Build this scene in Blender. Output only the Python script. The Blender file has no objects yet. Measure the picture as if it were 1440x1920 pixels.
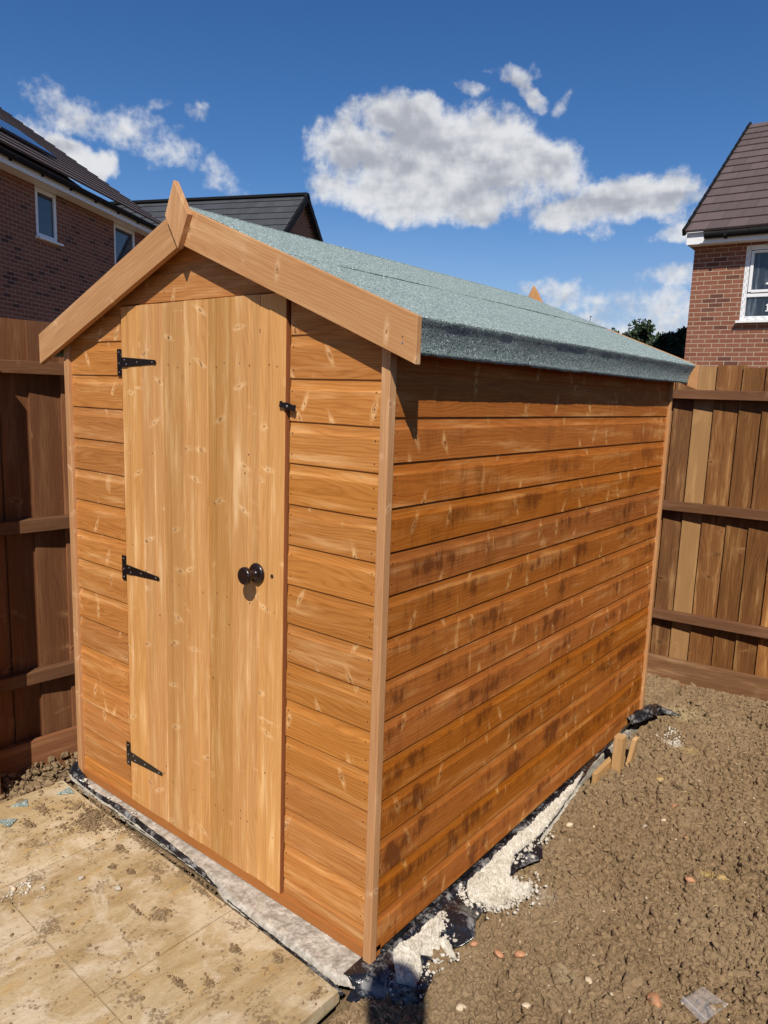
import bpy, bmesh, math, random
import numpy as np
from mathutils import Vector, Matrix
random.seed(7); RNG = np.random.default_rng(11)
S = bpy.context.scene; COL = S.collection
R = math.radians

# ------------------------------------------------------------------ camera
cam_d = bpy.data.cameras.new("camera"); cam = bpy.data.objects.new("camera", cam_d); COL.objects.link(cam)
S.camera = cam
cam_d.sensor_fit = 'VERTICAL'; cam_d.sensor_height = 36.0; cam_d.sensor_width = 27.0
cam_d.lens = 1368.737 / 1920 * 36.0
cam_d.clip_start = 0.02; cam_d.clip_end = 2000
YAW, PIT, ROL = -0.66938, -0.159032, 0.03371
CP = Vector((2.675673, -1.434874, 1.560667))
f = Vector((math.sin(YAW)*math.cos(PIT), math.cos(YAW)*math.cos(PIT), math.sin(PIT)))
r0 = Vector((math.cos(YAW), -math.sin(YAW), 0)); u0 = r0.cross(f)
rr = math.cos(ROL)*r0 + math.sin(ROL)*u0; uu = -math.sin(ROL)*r0 + math.cos(ROL)*u0
M = Matrix((rr, uu, -f)).transposed().to_4x4(); M.translation = CP
cam.matrix_world = M

# ------------------------------------------------------------------ light
SUN_AZ, SUN_EL = R(144.0), R(45.2)         # azimuth measured from +Y towards +X
sv = Vector((math.sin(SUN_AZ)*math.cos(SUN_EL), math.cos(SUN_AZ)*math.cos(SUN_EL), math.sin(SUN_EL)))
sd = bpy.data.lights.new("sun", 'SUN'); sd.energy = 5.0; sd.angle = R(0.53); sd.color = (1, .93, .83)
so = bpy.data.objects.new("sun", sd); COL.objects.link(so)
so.rotation_euler = sv.to_track_quat('Z', 'Y').to_euler(); so.location = (6, -8, 12)
S.view_settings.view_transform = 'Standard'; S.view_settings.look = 'None'
S.view_settings.exposure = 0.0; S.view_settings.gamma = 1.0

# ------------------------------------------------------------------ node helper
class NT:
    def __init__(s, tree):
        s.t = tree; s.nd = tree.nodes; s.l = tree.links
    def n(s, typ, ins=None, **props):
        nd = s.nd.new(typ)
        for k, v in props.items(): setattr(nd, k, v)
        for k, v in (ins or {}).items():
            sock = nd.inputs[k]
            if isinstance(v, bpy.types.NodeSocket): s.l.new(v, sock)
            else: sock.default_value = v
        return nd
    def m(s, op, a, b=None, c=None, clamp=False):
        nd = s.nd.new('ShaderNodeMath'); nd.operation = op; nd.use_clamp = clamp
        for i, v in enumerate((a, b, c)):
            if v is None: continue
            if isinstance(v, bpy.types.NodeSocket): s.l.new(v, nd.inputs[i])
            else: nd.inputs[i].default_value = v
        return nd.outputs[0]
    def ss(s, v, a, b, lo=0.0, hi=1.0):
        nd = s.n('ShaderNodeMapRange', {'Value': v, 'From Min': a, 'From Max': b, 'To Min': lo, 'To Max': hi}, interpolation_type='SMOOTHSTEP')
        return nd.outputs[0]
    def lin(s, v, a, b, lo=0.0, hi=1.0):
        return s.n('ShaderNodeMapRange', {'Value': v, 'From Min': a, 'From Max': b, 'To Min': lo, 'To Max': hi}).outputs[0]
    def mix(s, f, a, b, mode='MIX'):
        nd = s.nd.new('ShaderNodeMix'); nd.data_type = 'RGBA'; nd.blend_type = mode
        for sock, v in ((nd.inputs[0], f), (nd.inputs[6], a), (nd.inputs[7], b)):
            if isinstance(v, bpy.types.NodeSocket): s.l.new(v, sock)
            else: sock.default_value = v if not isinstance(v, tuple) else (*v, 1)[:4]
        return nd.outputs[2]
    def noise(s, vec, scale, detail=3, rough=.5, dist=0, dims='3D'):
        return s.n('ShaderNodeTexNoise', {'Vector': vec, 'Scale': scale, 'Detail': detail, 'Roughness': rough, 'Distortion': dist}, noise_dimensions=dims).outputs[0]
    def vec(s, x, y, z=0.0):
        return s.n('ShaderNodeCombineXYZ', {'X': x, 'Y': y, 'Z': z}).outputs[0]

def new_mat(name):
    m = bpy.data.materials.new(name); m.use_nodes = True; m.node_tree.nodes.clear()
    t = NT(m.node_tree)
    b = t.n('ShaderNodeBsdfPrincipled'); o = t.n('ShaderNodeOutputMaterial')
    t.l.new(b.outputs[0], o.inputs[0])
    return m, t, b
def put(t, b, name, v):
    if isinstance(v, bpy.types.NodeSocket): t.l.new(v, b.inputs[name])
    else: b.inputs[name].default_value = (*v, 1) if isinstance(v, tuple) and len(v) == 3 else v
def bump(t, b, h, strength, dist):
    bn = t.n('ShaderNodeBump', {'Height': h, 'Strength': strength, 'Distance': dist})
    t.l.new(bn.outputs[0], b.inputs['Normal']); return bn

# ------------------------------------------------------------------ sky with clouds
w = bpy.data.worlds.new("World"); S.world = w; w.use_nodes = True; w.node_tree.nodes.clear()
t = NT(w.node_tree)
sky = t.n('ShaderNodeTexSky', sky_type='NISHITA', sun_disc=False, sun_elevation=SUN_EL, sun_rotation=SUN_AZ,
          altitude=300, air_density=1.0, dust_density=0.15, ozone_density=3.5)
skyc = t.n('ShaderNodeHueSaturation', {'Hue': .508, 'Saturation': 1.27, 'Value': 1.0, 'Color': sky.outputs[0]}).outputs[0]
bg1 = t.n('ShaderNodeBackground', {'Color': skyc, 'Strength': 0.098})
tc = t.n('ShaderNodeTexCoord'); d = tc.outputs['Generated']
sp = t.n('ShaderNodeSeparateXYZ', {'Vector': d})
az = t.m('MULTIPLY', t.m('ARCTAN2', sp.outputs[0], sp.outputs[1]), 57.2958)
el = t.m('MULTIPLY', t.m('ARCSINE', sp.outputs[2]), 57.2958)
wn = t.n('ShaderNodeTexNoise', {'Vector': d, 'Scale': 14.0, 'Detail': 5, 'Roughness': .55})
wsp = t.n('ShaderNodeSeparateColor', {'Color': wn.outputs[1]})
az2 = t.m('ADD', az, t.m('MULTIPLY', t.m('SUBTRACT', wsp.outputs[0], .5), 4.5))
el2 = t.m('ADD', el, t.m('MULTIPLY', t.m('SUBTRACT', wsp.outputs[1], .5), 3.2))
BL = [(-41.6,17.03,3.33,2.09,0,1),(-38.34,19.14,3.31,1.79,0,1),(-42.33,14.94,2.36,1.22,0,.7),(-36.08,16.7,5.09,3.05,0,1.1),(-31.04,17.06,5.01,2.84,10,1.1),(-27.17,16.34,3.02,2.08,15,1),(-34.39,14.3,7.06,1.76,0,1),(-40.35,14.85,3.55,1.4,0,.8),(-21.43,13.96,4.7,1.53,-5,1),(-24.68,13.2,4.11,1.32,0,.9),(-18.97,14.18,2.46,1.67,0,.9),(-17.71,11.94,2.09,.75,-20,.6),(-22.72,11.93,1.48,.49,0,.5),
(-60.09,17.57,3.4,1.0,8,.34),(-56.67,16.77,3.8,1.2,18,.33),(-53.44,16.16,4.5,1.0,25,.30),(-57.71,17.43,2.09,.63,0,.3),(-61.84,15.13,2.82,1.33,18,1),(-59.85,14.6,1.54,1.14,0,1),(-63.46,15.36,1.94,1.25,0,.8),
(-33.21,21.11,1.3,.62,10,.5),(-29.9,21.84,1.43,.73,20,.6),(-28.42,20.57,1.2,.62,30,.6),(-30.62,22.31,2.27,.4,5,.4),(-26.35,20.34,.67,.68,0,.35),(-55.67,19.15,.85,.49,0,.35),(-52.98,18.63,.95,.44,0,.35),
(-26.18,7.79,2.31,.67,0,.40),(-24.58,6.97,2.67,.53,0,.36),(-18.11,8.75,2.12,.71,0,.42),(-19.17,6.67,4.32,1.1,0,.34),(-21.83,5.55,7.43,.98,0,.35),
(20,20,9,3,0,.9),(48,28,7,3,10,.8),(75,16,10,2.5,0,.9),(-95,22,9,3,0,.8),(-120,14,10,3,0,.9),(130,25,9,4,0,.8),(170,17,10,3,0,.9)]
fld = None; top = None
for (ba, be, rx, ry, rot, am) in BL:
    c, s_ = math.cos(R(rot)), math.sin(R(rot))
    dx = t.m('SUBTRACT', az2, ba); dy = t.m('SUBTRACT', el2, be)
    p = t.m('DIVIDE', t.m('ADD', t.m('MULTIPLY', dx, c), t.m('MULTIPLY', dy, -s_)), rx*1.12)
    q = t.m('DIVIDE', t.m('ADD', t.m('MULTIPLY', dx, s_), t.m('MULTIPLY', dy, c)), ry*1.12)
    r2 = t.m('ADD', t.m('MULTIPLY', p, p), t.m('MULTIPLY', q, q))
    g = t.m('MULTIPLY', t.m('SUBTRACT', 1.0, r2), am)
    g = t.m('MAXIMUM', g, -1.5)
    if fld is None: fld = g
    else:
        nd = t.n('ShaderNodeMath', operation='SMOOTH_MAX'); t.l.new(fld, nd.inputs[0]); t.l.new(g, nd.inputs[1]); nd.inputs[2].default_value = .25
        fld = nd.outputs[0]
fb = t.noise(d, 26.0, 8, .62); fb2 = t.noise(d, 75.0, 5, .6)
den = t.m('ADD', fld, t.m('ADD', t.m('MULTIPLY', t.m('SUBTRACT', fb, .5), 1.7), t.m('MULTIPLY', t.m('SUBTRACT', fb2, .5), .7)))
alpha = t.m('MULTIPLY', t.ss(den, -.10, .74), .97)
veil = t.m('MULTIPLY', t.m('MULTIPLY', t.ss(el, 15.0, 2.5), .60), t.ss(t.noise(d, 5.0, 4, .5), .2, .7, .5, 1.0))
st = t.vec(sp.outputs[0], sp.outputs[1], t.m('MULTIPLY', sp.outputs[2], 2.2))
puff = t.noise(st, 7.5, 3, .5, .3); puff2 = t.noise(st, 22.0, 4, .5)
# billow relief: the same field sampled a little higher, so tops catch the sun and undersides go grey
up_n = t.n('ShaderNodeVectorMath', operation='ADD'); t.l.new(d, up_n.inputs[0]); up_n.inputs[1].default_value = (0, 0, .012)
fbu = t.noise(up_n.outputs[0], 26.0, 4, .5); fbl = t.noise(d, 26.0, 4, .5)
rel = t.m('MULTIPLY', t.m('SUBTRACT', fbl, fbu), 1.3)
sh_ = t.vec(sp.outputs[0], sp.outputs[1], t.m('MULTIPLY', sp.outputs[2], 3.6))
band = t.noise(sh_, 6.5, 3, .5, .4)
pf = t.m('ADD', t.m('ADD', t.m('MULTIPLY', band, .75), t.m('MULTIPLY', puff2, .25)), t.m('MULTIPLY', rel, .55))
lit = t.ss(t.m('SUBTRACT', pf, t.m('MULTIPLY', t.ss(den, .2, 1.3), .14)), .22, .58)
cc = t.mix(lit, (.40, .42, .475), (.78, .79, .81))
bg2 = t.n('ShaderNodeBackground', {'Color': cc, 'Strength': 1.0})
bg3 = t.n('ShaderNodeBackground', {'Color': (.33, .40, .62, 1), 'Strength': 1.0})
mx0 = t.n('ShaderNodeMixShader', {0: veil, 1: bg1.outputs[0], 2: bg3.outputs[0]})
mx = t.n('ShaderNodeMixShader', {0: alpha, 1: mx0.outputs[0], 2: bg2.outputs[0]})
wo = t.n('ShaderNodeOutputWorld'); t.l.new(mx.outputs[0], wo.inputs[0])
w.cycles.sampling_method = 'MANUAL'; w.cycles.sample_map_resolution = 512

# ------------------------------------------------------------------ mesh helper
class MB:
    def __init__(s): s.v = []; s.f = []; s.uv = []; s.r = []; s.m = []
    def poly(s, pts, uvs, rs, m=0):
        i = len(s.v); s.v += [tuple(p) for p in pts]; s.f.append(tuple(range(i, i+len(pts))))
        s.uv += uvs; s.r += rs if isinstance(rs, list) else [rs]*len(pts); s.m.append(m)
    def box(s, O, U, V, N, m=0, rnd=None, off=None):
        O, U, V, N = map(Vector, (O, U, V, N)); lu, lv, ln = U.length, V.length, N.length
        a = random.random() if rnd is None else rnd
        ou, ov = off if off else (random.random()*40, random.random()*40)
        c = [O, O+U, O+U+V, O+V, O+N, O+U+N, O+U+V+N, O+V+N]
        if U.cross(V).dot(N) < 0:
            fl = True
        else: fl = False
        def F(ix, uv, vl):
            p = [c[i] for i in ix]; q = [(ou+x, ov+y) for x, y in uv]; rr_ = [(a, v_) for v_ in vl]
            if fl: p.reverse(); q.reverse(); rr_.reverse()
            s.poly(p, q, rr_, m)
        F((4,5,6,7), [(0,0),(lu,0),(lu,lv),(0,lv)], (0,0,.7,.7))
        F((3,2,1,0), [(0,lv),(lu,lv),(lu,0),(0,0)], (.7,.7,0,0))
        F((0,1,5,4), [(0,-ln),(lu,-ln),(lu,0),(0,0)], (0,0,0,0))
        F((7,6,2,3), [(0,lv),(lu,lv),(lu,lv+ln),(0,lv+ln)], (.5,.5,.5,.5))
        F((1,2,6,5), [(0,0),(lv*.3,0),(lv*.3,ln*.3),(0,ln*.3)], (0,0,0,0))
        F((3,0,4,7), [(0,0),(lv*.3,0),(lv*.3,ln*.3),(0,ln*.3)], (0,0,0,0))
    def prof(s, O, U, V, N, L, prof, m=0, rnd=None, H=None, cap=True):
        O, U, V, N = map(Vector, (O, U, V, N)); a = random.random() if rnd is None else rnd
        ou, ov = random.random()*40, random.random()*40; H = H or prof[-1][0]
        fl = U.cross(V).dot(N) < 0
        acc = 0
        for i in range(len(prof)-1):
            (v0, n0), (v1, n1) = prof[i], prof[i+1]; dl = math.hypot(v1-v0, n1-n0)
            p = [O+V*v0+N*n0, O+U*L+V*v0+N*n0, O+U*L+V*v1+N*n1, O+V*v1+N*n1]
            q = [(ou, ov+acc), (ou+L, ov+acc), (ou+L, ov+acc+dl), (ou, ov+acc+dl)]
            k = [(a, v0/H), (a, v0/H), (a, v1/H), (a, v1/H)]; acc += dl
            if fl: p.reverse(); q.reverse(); k.reverse()
            s.poly(p, q, k, m)
        if cap:
            for e in (0, 1):
                p = [O+U*(L*e)+V*v+N*n for v, n in prof]; q = [(ou+v, ov+n) for v, n in prof]
                if (e == 1) != (not fl): p.reverse()
                s.poly(p, q, (a, 0), m)
    def extr(s, pts, D, U, m=0, rnd=None):
        """flat polygon pts pushed along D; grain along U"""
        pts = [Vector(p) for p in pts]; D = Vector(D); U = Vector(U).normalized(); V = D.normalized().cross(U)
        a = random.random() if rnd is None else rnd; ou, ov = random.random()*40, random.random()*40
        nrm = Vector((0, 0, 0))
        for i in range(len(pts)): nrm += pts[i].cross(pts[(i+1) % len(pts)])
        if nrm.dot(D) > 0: pts.reverse()
        uv = [(ou+p.dot(U), ov+p.dot(V)) for p in pts]
        s.poly(pts, uv, (a, .3), m)
        s.poly([p+D for p in reversed(pts)], list(reversed(uv)), (a, .3), m)
        n = len(pts); ld = D.length
        for i in range(n):
            j = (i+1) % n
            s.poly([pts[j], pts[i], pts[i]+D, pts[j]+D], [uv[j], uv[i], (uv[i][0], uv[i][1]+ld), (uv[j][0], uv[j][1]+ld)], (a, .1), m)
    def disc(s, C, N, r, m=1, n=7, h=0.0006):
        C, N = Vector(C), Vector(N).normalized(); A = N.orthogonal().normalized(); B = N.cross(A)
        s.poly([C+N*h+(A*math.cos(2*math.pi*i/n)+B*math.sin(2*math.pi*i/n))*r for i in range(n)], [(0, 0)]*n, (.5, 0), m)
    def lathe(s, C, N, prof, m=0, n=28):
        C, N = Vector(C), Vector(N).normalized(); A = N.orthogonal().normalized(); B = N.cross(A)
        rings = [[C+N*h+(A*math.cos(2*math.pi*i/n)+B*math.sin(2*math.pi*i/n))*r_ for i in range(n)] for h, r_ in prof]
        for k in range(len(rings)-1):
            for i in range(n):
                j = (i+1) % n
                s.poly([rings[k][i], rings[k][j], rings[k+1][j], rings[k+1][i]], [(0, 0)]*4, (.5, 0), m)
        s.poly(rings[-1], [(0, 0)]*n, (.5, 0), m)
    def build(s, name, mats, parent=None, smooth=False, bevel=0, merge=False, loc=None):
        me = bpy.data.meshes.new(name); me.from_pydata(s.v, [], s.f)
        for m_ in (mats if isinstance(mats, list) else [mats]): me.materials.append(m_)
        u = me.uv_layers.new(name="UVMap"); u.data.foreach_set("uv", np.array(s.uv, dtype=np.float32).ravel())
        u2 = me.uv_layers.new(name="R"); u2.data.foreach_set("uv", np.array(s.r, dtype=np.float32).ravel())
        me.polygons.foreach_set("material_index", s.m)
        if smooth: me.polygons.foreach_set("use_smooth", [True]*len(s.f))
        if merge or bevel:
            bm = bmesh.new(); bm.from_mesh(me); bmesh.ops.remove_doubles(bm, verts=bm.verts, dist=1e-5); bm.to_mesh(me); bm.free()
        me.update()
        o = bpy.data.objects.new(name, me); COL.objects.link(o)
        if parent: o.parent = parent; o.matrix_parent_inverse = parent.matrix_world.inverted() if False else Matrix.Translation(-parent.location)
        if bevel:
            b = o.modifiers.new("edge", 'BEVEL'); b.width = bevel; b.segments = 2; b.limit_method = 'ANGLE'; b.angle_limit = R(50)
        return o
def clip(o, co, no):
    bm = bmesh.new(); bm.from_mesh(o.data)
    bmesh.ops.bisect_plane(bm, geom=bm.verts[:]+bm.edges[:]+bm.faces[:], plane_co=co, plane_no=no, clear_outer=True)
    bm.to_mesh(o.data); bm.free()
def tag(o, label=None, cat=None, group=None, kind=None):
    if label: o['label'] = label
    if cat: o['category'] = cat
    if group: o['group'] = group
    if kind: o['kind'] = kind
    return o
def empty(name, loc, label, cat, group=None):
    o = bpy.data.objects.new(name, None); COL.objects.link(o); o.location = loc; o.empty_display_size = .2
    return tag(o, label, cat, group)
def npmesh(name, V, F, mat, smooth=True, uv=None):
    me = bpy.data.meshes.new(name); F = np.asarray(F, dtype=np.int32); k = F.shape[1]
    me.vertices.add(len(V)); me.vertices.foreach_set("co", np.asarray(V, dtype=np.float32).ravel())
    me.loops.add(F.size); me.loops.foreach_set("vertex_index", F.ravel())
    me.polygons.add(len(F)); me.polygons.foreach_set("loop_start", np.arange(0, F.size, k, dtype=np.int32))
    me.polygons.foreach_set("loop_total", np.full(len(F), k, dtype=np.int32))
    me.polygons.foreach_set("use_smooth", np.full(len(F), smooth, dtype=bool))
    me.update(calc_edges=True); me.validate()
    me.materials.append(mat)
    o = bpy.data.objects.new(name, me); COL.objects.link(o); return o
def gridfaces(ny, nx):
    i = np.arange((ny-1)*(nx-1)); a = (i//(nx-1))*nx + i % (nx-1)
    return np.stack([a, a+1, a+1+nx, a+nx], 1)
# numpy noise ------------------------------------------------------
def h2(ix, iy, seed):
    n = (ix*374761393 + iy*668265263 + seed*1274126177).astype(np.int64) & 0xffffffff
    n = ((n ^ (n >> 13))*1274126177) & 0xffffffff
    n = (n ^ (n >> 16)) & 0xffffffff
    return n/4294967295.0
def vn(x, y, seed=0):
    ix, iy = np.floor(x).astype(np.int64), np.floor(y).astype(np.int64); fx, fy = x-ix, y-iy
    fx = fx*fx*(3-2*fx); fy = fy*fy*(3-2*fy)
    return (h2(ix, iy, seed)*(1-fx)+h2(ix+1, iy, seed)*fx)*(1-fy)+(h2(ix, iy+1, seed)*(1-fx)+h2(ix+1, iy+1, seed)*fx)*fy
def fbm(x, y, seed=0, o=4):
    s_ = 0; a = .5; n = 0
    for k in range(o): s_ = s_+a*vn(x*2**k, y*2**k, seed+k*17); n += a; a *= .55
    return s_/n-.5
def lumps(x, y, cell, seed, pres=.8):
    x = x/cell; y = y/cell
    x = x+.5*fbm(x*1.3, y*1.3, seed+5, 3)*1.6; y = y+.5*fbm(x*1.3+9, y*1.3, seed+6, 3)*1.6
    ix, iy = np.floor(x).astype(np.int64), np.floor(y).astype(np.int64); out = np.zeros_like(x)
    for a in (-1, 0, 1):
        for b in (-1, 0, 1):
            jx, jy = ix+a, iy+b
            cx = jx+h2(jx, jy, seed); cy = jy+h2(jx, jy, seed+1); rd = .35+.55*h2(jx, jy, seed+2)
            on = (h2(jx, jy, seed+3) < pres)
            dd = ((x-cx)**2+(y-cy)**2)/rd**2
            out = np.maximum(out, np.where(on & (dd < 1), np.sqrt(np.maximum(0, 1-dd))*rd, 0))
    return out

def cells(x, y, cell, seed):
    x, y = x/cell, y/cell; x, y = x+.22*fbm(x*1.1, y*1.1, seed+5, 2), y+.22*fbm(x*1.1+9, y*1.1, seed+6, 2)
    ix, iy = np.floor(x).astype(np.int64), np.floor(y).astype(np.int64)
    f1 = np.full(x.shape, 9.0); f2 = f1.copy(); rn = np.zeros(x.shape)
    for a in (-1, 0, 1):
        for b in (-1, 0, 1):
            jx, jy = ix+a, iy+b; dd = np.hypot(x-jx-h2(jx, jy, seed), y-jy-h2(jx, jy, seed+1))
            n_ = dd < f1; f2 = np.where(n_, f1, np.minimum(f2, dd)); rn = np.where(n_, h2(jx, jy, seed+2), rn); f1 = np.where(n_, dd, f1)
    return f2-f1, rn
def crumble(X, Y, seed=0):
    z = 0
    for cell, amp, k in ((.046, .017, 3.0), (.0205, .0110, 2.6), (.0115, .0065, 2.2)):
        e_, rn = cells(X, Y, cell, seed+int(cell*1e4)); z = z+amp*(rn**1.4)*np.clip(e_*k, 0, 1)**.6+amp*.35*np.clip(e_*k*1.3, 0, 1)
    return z

# ------------------------------------------------------------------ materials
def wood(name, base, dark, light, stain=0.0, tint=.16, rough=.62, knot=.5, big=.5, grainamt=.5, ksize=1.0, spec=.16, var=0, flare_k=1.0):
    m, t, b = new_mat(name)
    uv = t.n('ShaderNodeUVMap', uv_map='UVMap'); rv = t.n('ShaderNodeUVMap', uv_map='R')
    s1 = t.n('ShaderNodeSeparateXYZ', {'Vector': uv.outputs[0]}); s2 = t.n('ShaderNodeSeparateXYZ', {'Vector': rv.outputs[0]})
    u, v = s1.outputs[0], s1.outputs[1]; rd, vl = s2.outputs[0], s2.outputs[1]
    # knots: one per ~11 cm cell, most cells empty
    ks = 8.5
    kw = t.noise(t.vec(t.m('MULTIPLY', u, 14), t.m('MULTIPLY', v, 14)), 1.0, 2)
    vo = t.n('ShaderNodeTexVoronoi', {'Vector': t.vec(t.m('MULTIPLY', u, ks*.9), t.m('MULTIPLY', v, ks*1.1)), 'Scale': 1.0}, voronoi_dimensions='2D')
    kp = t.n('ShaderNodeSeparateXYZ', {'Vector': vo.outputs['Position']})
    du = t.m('SUBTRACT', t.m('DIVIDE', kp.outputs[0], ks*.9), u); dv = t.m('SUBTRACT', t.m('DIVIDE', kp.outputs[1], ks*1.1), v)
    kc = t.n('ShaderNodeSeparateColor', {'Color': vo.outputs['Color']})
    du = t.m('ADD', du, t.m('MULTIPLY', dv, t.lin(kc.outputs[2], 0, 1, -.55, .55)))
    kwn = t.noise(t.vec(t.m('MULTIPLY', u, 70), t.m('MULTIPLY', v, 40)), 1.0, 3, .6)
    def ell(a_, b_): return t.m('SQRT', t.m('ADD', t.m('POWER', t.m('MULTIPLY', du, a_), 2), t.m('POWER', t.m('MULTIPLY', dv, b_), 2)))
    kd = t.m('MULTIPLY', ell(1.25, .8), t.lin(kwn, .2, .8, .6, 1.5))
    kfl = t.m('MULTIPLY', ell(1.9, .62), t.lin(kwn, .25, .75, .45, 1.7))
    on = t.ss(kc.outputs[0], 1-knot, 1-knot+.04)
    ksz = t.lin(kc.outputs[1], 0, 1, .0030*ksize, .0088*ksize)
    kin = t.m('MULTIPLY', on, t.ss(t.m('DIVIDE', kd, ksz), 1.25, .75))
    kring = t.m('MULTIPLY', on, t.m('MULTIPLY', t.ss(t.m('DIVIDE', kd, ksz), .65, .95), t.ss(t.m('DIVIDE', kd, ksz), 1.3, 1.0)))
    inf = t.m('MULTIPLY', on, t.ss(kfl, .030*ksize, .002))
    # grain
    wv = t.noise(t.vec(t.m('MULTIPLY', u, 1.6), t.m('MULTIPLY', v, 9)), 1.0, 3, .5)
    ph = t.m('ADD', t.m('ADD', t.m('MULTIPLY', v, 78), t.m('MULTIPLY', wv, 11.0)), t.m('MULTIPLY', inf, 1.5))
    ring = t.m('ABSOLUTE', t.m('SINE', t.m('MULTIPLY', ph, 3.14159)))
    ring = t.m('POWER', ring, .7)
    fine = t.noise(t.vec(t.m('MULTIPLY', u, 9), t.m('MULTIPLY', v, 420)), 1.0, 3, .6)
    fine2 = t.noise(t.vec(t.m('MULTIPLY', u, 3), t.m('MULTIPLY', v, 90)), 1.0, 3, .6)
    blot = t.noise(t.vec(t.m('MULTIPLY', u, 2.2), t.m('MULTIPLY', v, 22)), 1.0, 5, .62)
    # vertical brush marks across the grain
    cross = t.noise(t.vec(t.m('MULTIPLY', u, 46), t.m('MULTIPLY', v, 6)), 1.0, 3, .6)
    fl = t.noise(t.vec(t.m('MULTIPLY', u, 9), t.m('MULTIPLY', v, 5)), 1.0, 3, .55, .6)
    g = t.m('ADD', t.m('MULTIPLY', t.m('SUBTRACT', 1.0, ring), .55*grainamt), t.m('MULTIPLY', t.m('SUBTRACT', fine2, .5), .9*grainamt))
    g = t.m('ADD', g, t.m('MULTIPLY', t.m('SUBTRACT', fine, .5), 1.3*grainamt))
    g = t.m('ADD', g, t.m('MULTIPLY', t.m('SUBTRACT', blot, .5), -1.5*big))
    g = t.m('ADD', g, .22, clamp=True)
    col = t.mix(g, base, dark)
    li = t.m('MULTIPLY', t.ss(blot, .5, .78), big)
    col = t.mix(li, col, light)
    whorl = t.m('MULTIPLY', t.ss(fl, .66, .74), .45)
    col = t.mix(whorl, col, light)
    # pale flare round a knot, stretched across the grain, then the knot itself
    flare = t.m('MULTIPLY', t.m('MULTIPLY', inf, t.ss(kwn, .30, .60)), flare_k)
    col = t.mix(flare, col, light)
    col = t.mix(t.m('MULTIPLY', kin, .35), col, tuple(c*k_ for c, k_ in zip(base, (.72, .60, .5))))
    kcore = t.m('MULTIPLY', on, t.ss(t.m('DIVIDE', kd, ksz), .62, .30))
    col = t.mix(t.m('MULTIPLY', kcore, .85), col, tuple(c*.45 for c in dark))
    col = t.mix(t.m('MULTIPLY', kring, .50), col, tuple(c*.5 for c in dark))
    if stain > 0:
        area = t.noise(t.vec(t.m('MULTIPLY', u, 3.2), t.m('MULTIPLY', v, 5)), 1.0, 3, .6)
        brush = t.noise(t.vec(t.m('MULTIPLY', u, 22), t.m('MULTIPLY', v, 5)), 1.0, 7, .78)
        band = t.m('MULTIPLY', t.ss(vl, .15, .45), t.ss(vl, .80, .74))
        a_ = t.m('ADD', t.m('MULTIPLY', area, .55), t.m('MULTIPLY', brush, .45))
        a_ = t.m('ADD', a_, t.m('MULTIPLY', band, .045))
        st_ = t.m('MULTIPLY', t.m('ADD', t.m('MULTIPLY', t.ss(a_, .56, .62), .70), t.m('MULTIPLY', t.ss(a_, .50, .56), .26)), stain)
        geo = t.n('ShaderNodeNewGeometry'); zz = t.n('ShaderNodeSeparateXYZ', {'Vector': geo.outputs['Position']}).outputs[2]
        st_ = t.m('MULTIPLY', st_, t.ss(zz, 1.62, 1.15, .08, 1.0))
        st_ = t.m('MULTIPLY', st_, t.ss(vl, .86, .78, .25, 1.0))
        col = t.mix(st_, col, (.140, .038, .008))
        col = t.mix(t.m('MULTIPLY', t.m('MULTIPLY', t.ss(cross, .64, .76), .5), t.ss(vl, .82, .7)), col, light)
    if var: col = t.mix(t.m('MULTIPLY', t.ss(t.m('FRACT', t.m('MULTIPLY', rd, 5.3)), .60, .92), var), col, tuple(c*1.05 for c in light))
    bright = t.lin(rd, 0, 1, 1-tint, 1+tint)
    hs = t.n('ShaderNodeHueSaturation', {'Hue': t.lin(t.m('FRACT', t.m('MULTIPLY', rd, 7.3)), 0, 1, .4992, .5012), 'Saturation': t.lin(t.m('FRACT', t.m('MULTIPLY', rd, 3.7)), 0, 1, .98, 1.03), 'Value': bright, 'Color': col})
    put(t, b, 'Base Color', hs.outputs[0]); put(t, b, 'Roughness', t.lin(blot, .3, .7, rough-.08, rough+.08))
    put(t, b, 'Specular IOR Level', spec)
    hgt = t.m('ADD', t.m('MULTIPLY', ring, .4), t.m('ADD', t.m('MULTIPLY', fine, .8), t.m('MULTIPLY', kin, 1.0)))
    bump(t, b, hgt, .35, .0012)
    return m

M_front = wood('dip_treated_shiplap', (.525, .225, .062), (.32, .110, .024), (.78, .49, .23), tint=.11, knot=.42, big=.6, grainamt=.85)
M_side = wood('dip_treated_shiplap_stained', (.45, .150, .026), (.285, .076, .010), (.76, .42, .155), stain=.9, tint=.10, knot=.46, big=.55, grainamt=.85)
M_door = wood('door_boards', (.59, .315, .115), (.41, .178, .050), (.83, .57, .30), tint=.22, knot=.38, big=.75, grainamt=.65, flare_k=.7)
M_trim = wood('planed_pine', (.54, .288, .128), (.38, .175, .068), (.71, .46, .25), tint=.05, knot=.30, big=.6, grainamt=.6)
M_end = wood('sawn_end', (.30, .11, .045), (.2, .06, .02), (.4, .16, .07), tint=.05, knot=0.0)
M_sill = wood('orange_bearer', (.42, .16, .045), (.3, .1, .025), (.5, .22, .07), tint=.04, knot=.1)
M_fence = wood('fence_boards', (.27, .120, .040), (.105, .038, .012), (.52, .30, .12), tint=.55, knot=.16, ksize=1.9, big=1.0, grainamt=.8, rough=.72, spec=.2, var=.8, flare_k=.25)
M_fence_red = wood('fence_boards_shady_side', (.25, .105, .043), (.12, .042, .016), (.40, .20, .09), tint=.25, knot=.14, ksize=1.7, big=.7, grainamt=.6, rough=.75, spec=.2)
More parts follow.
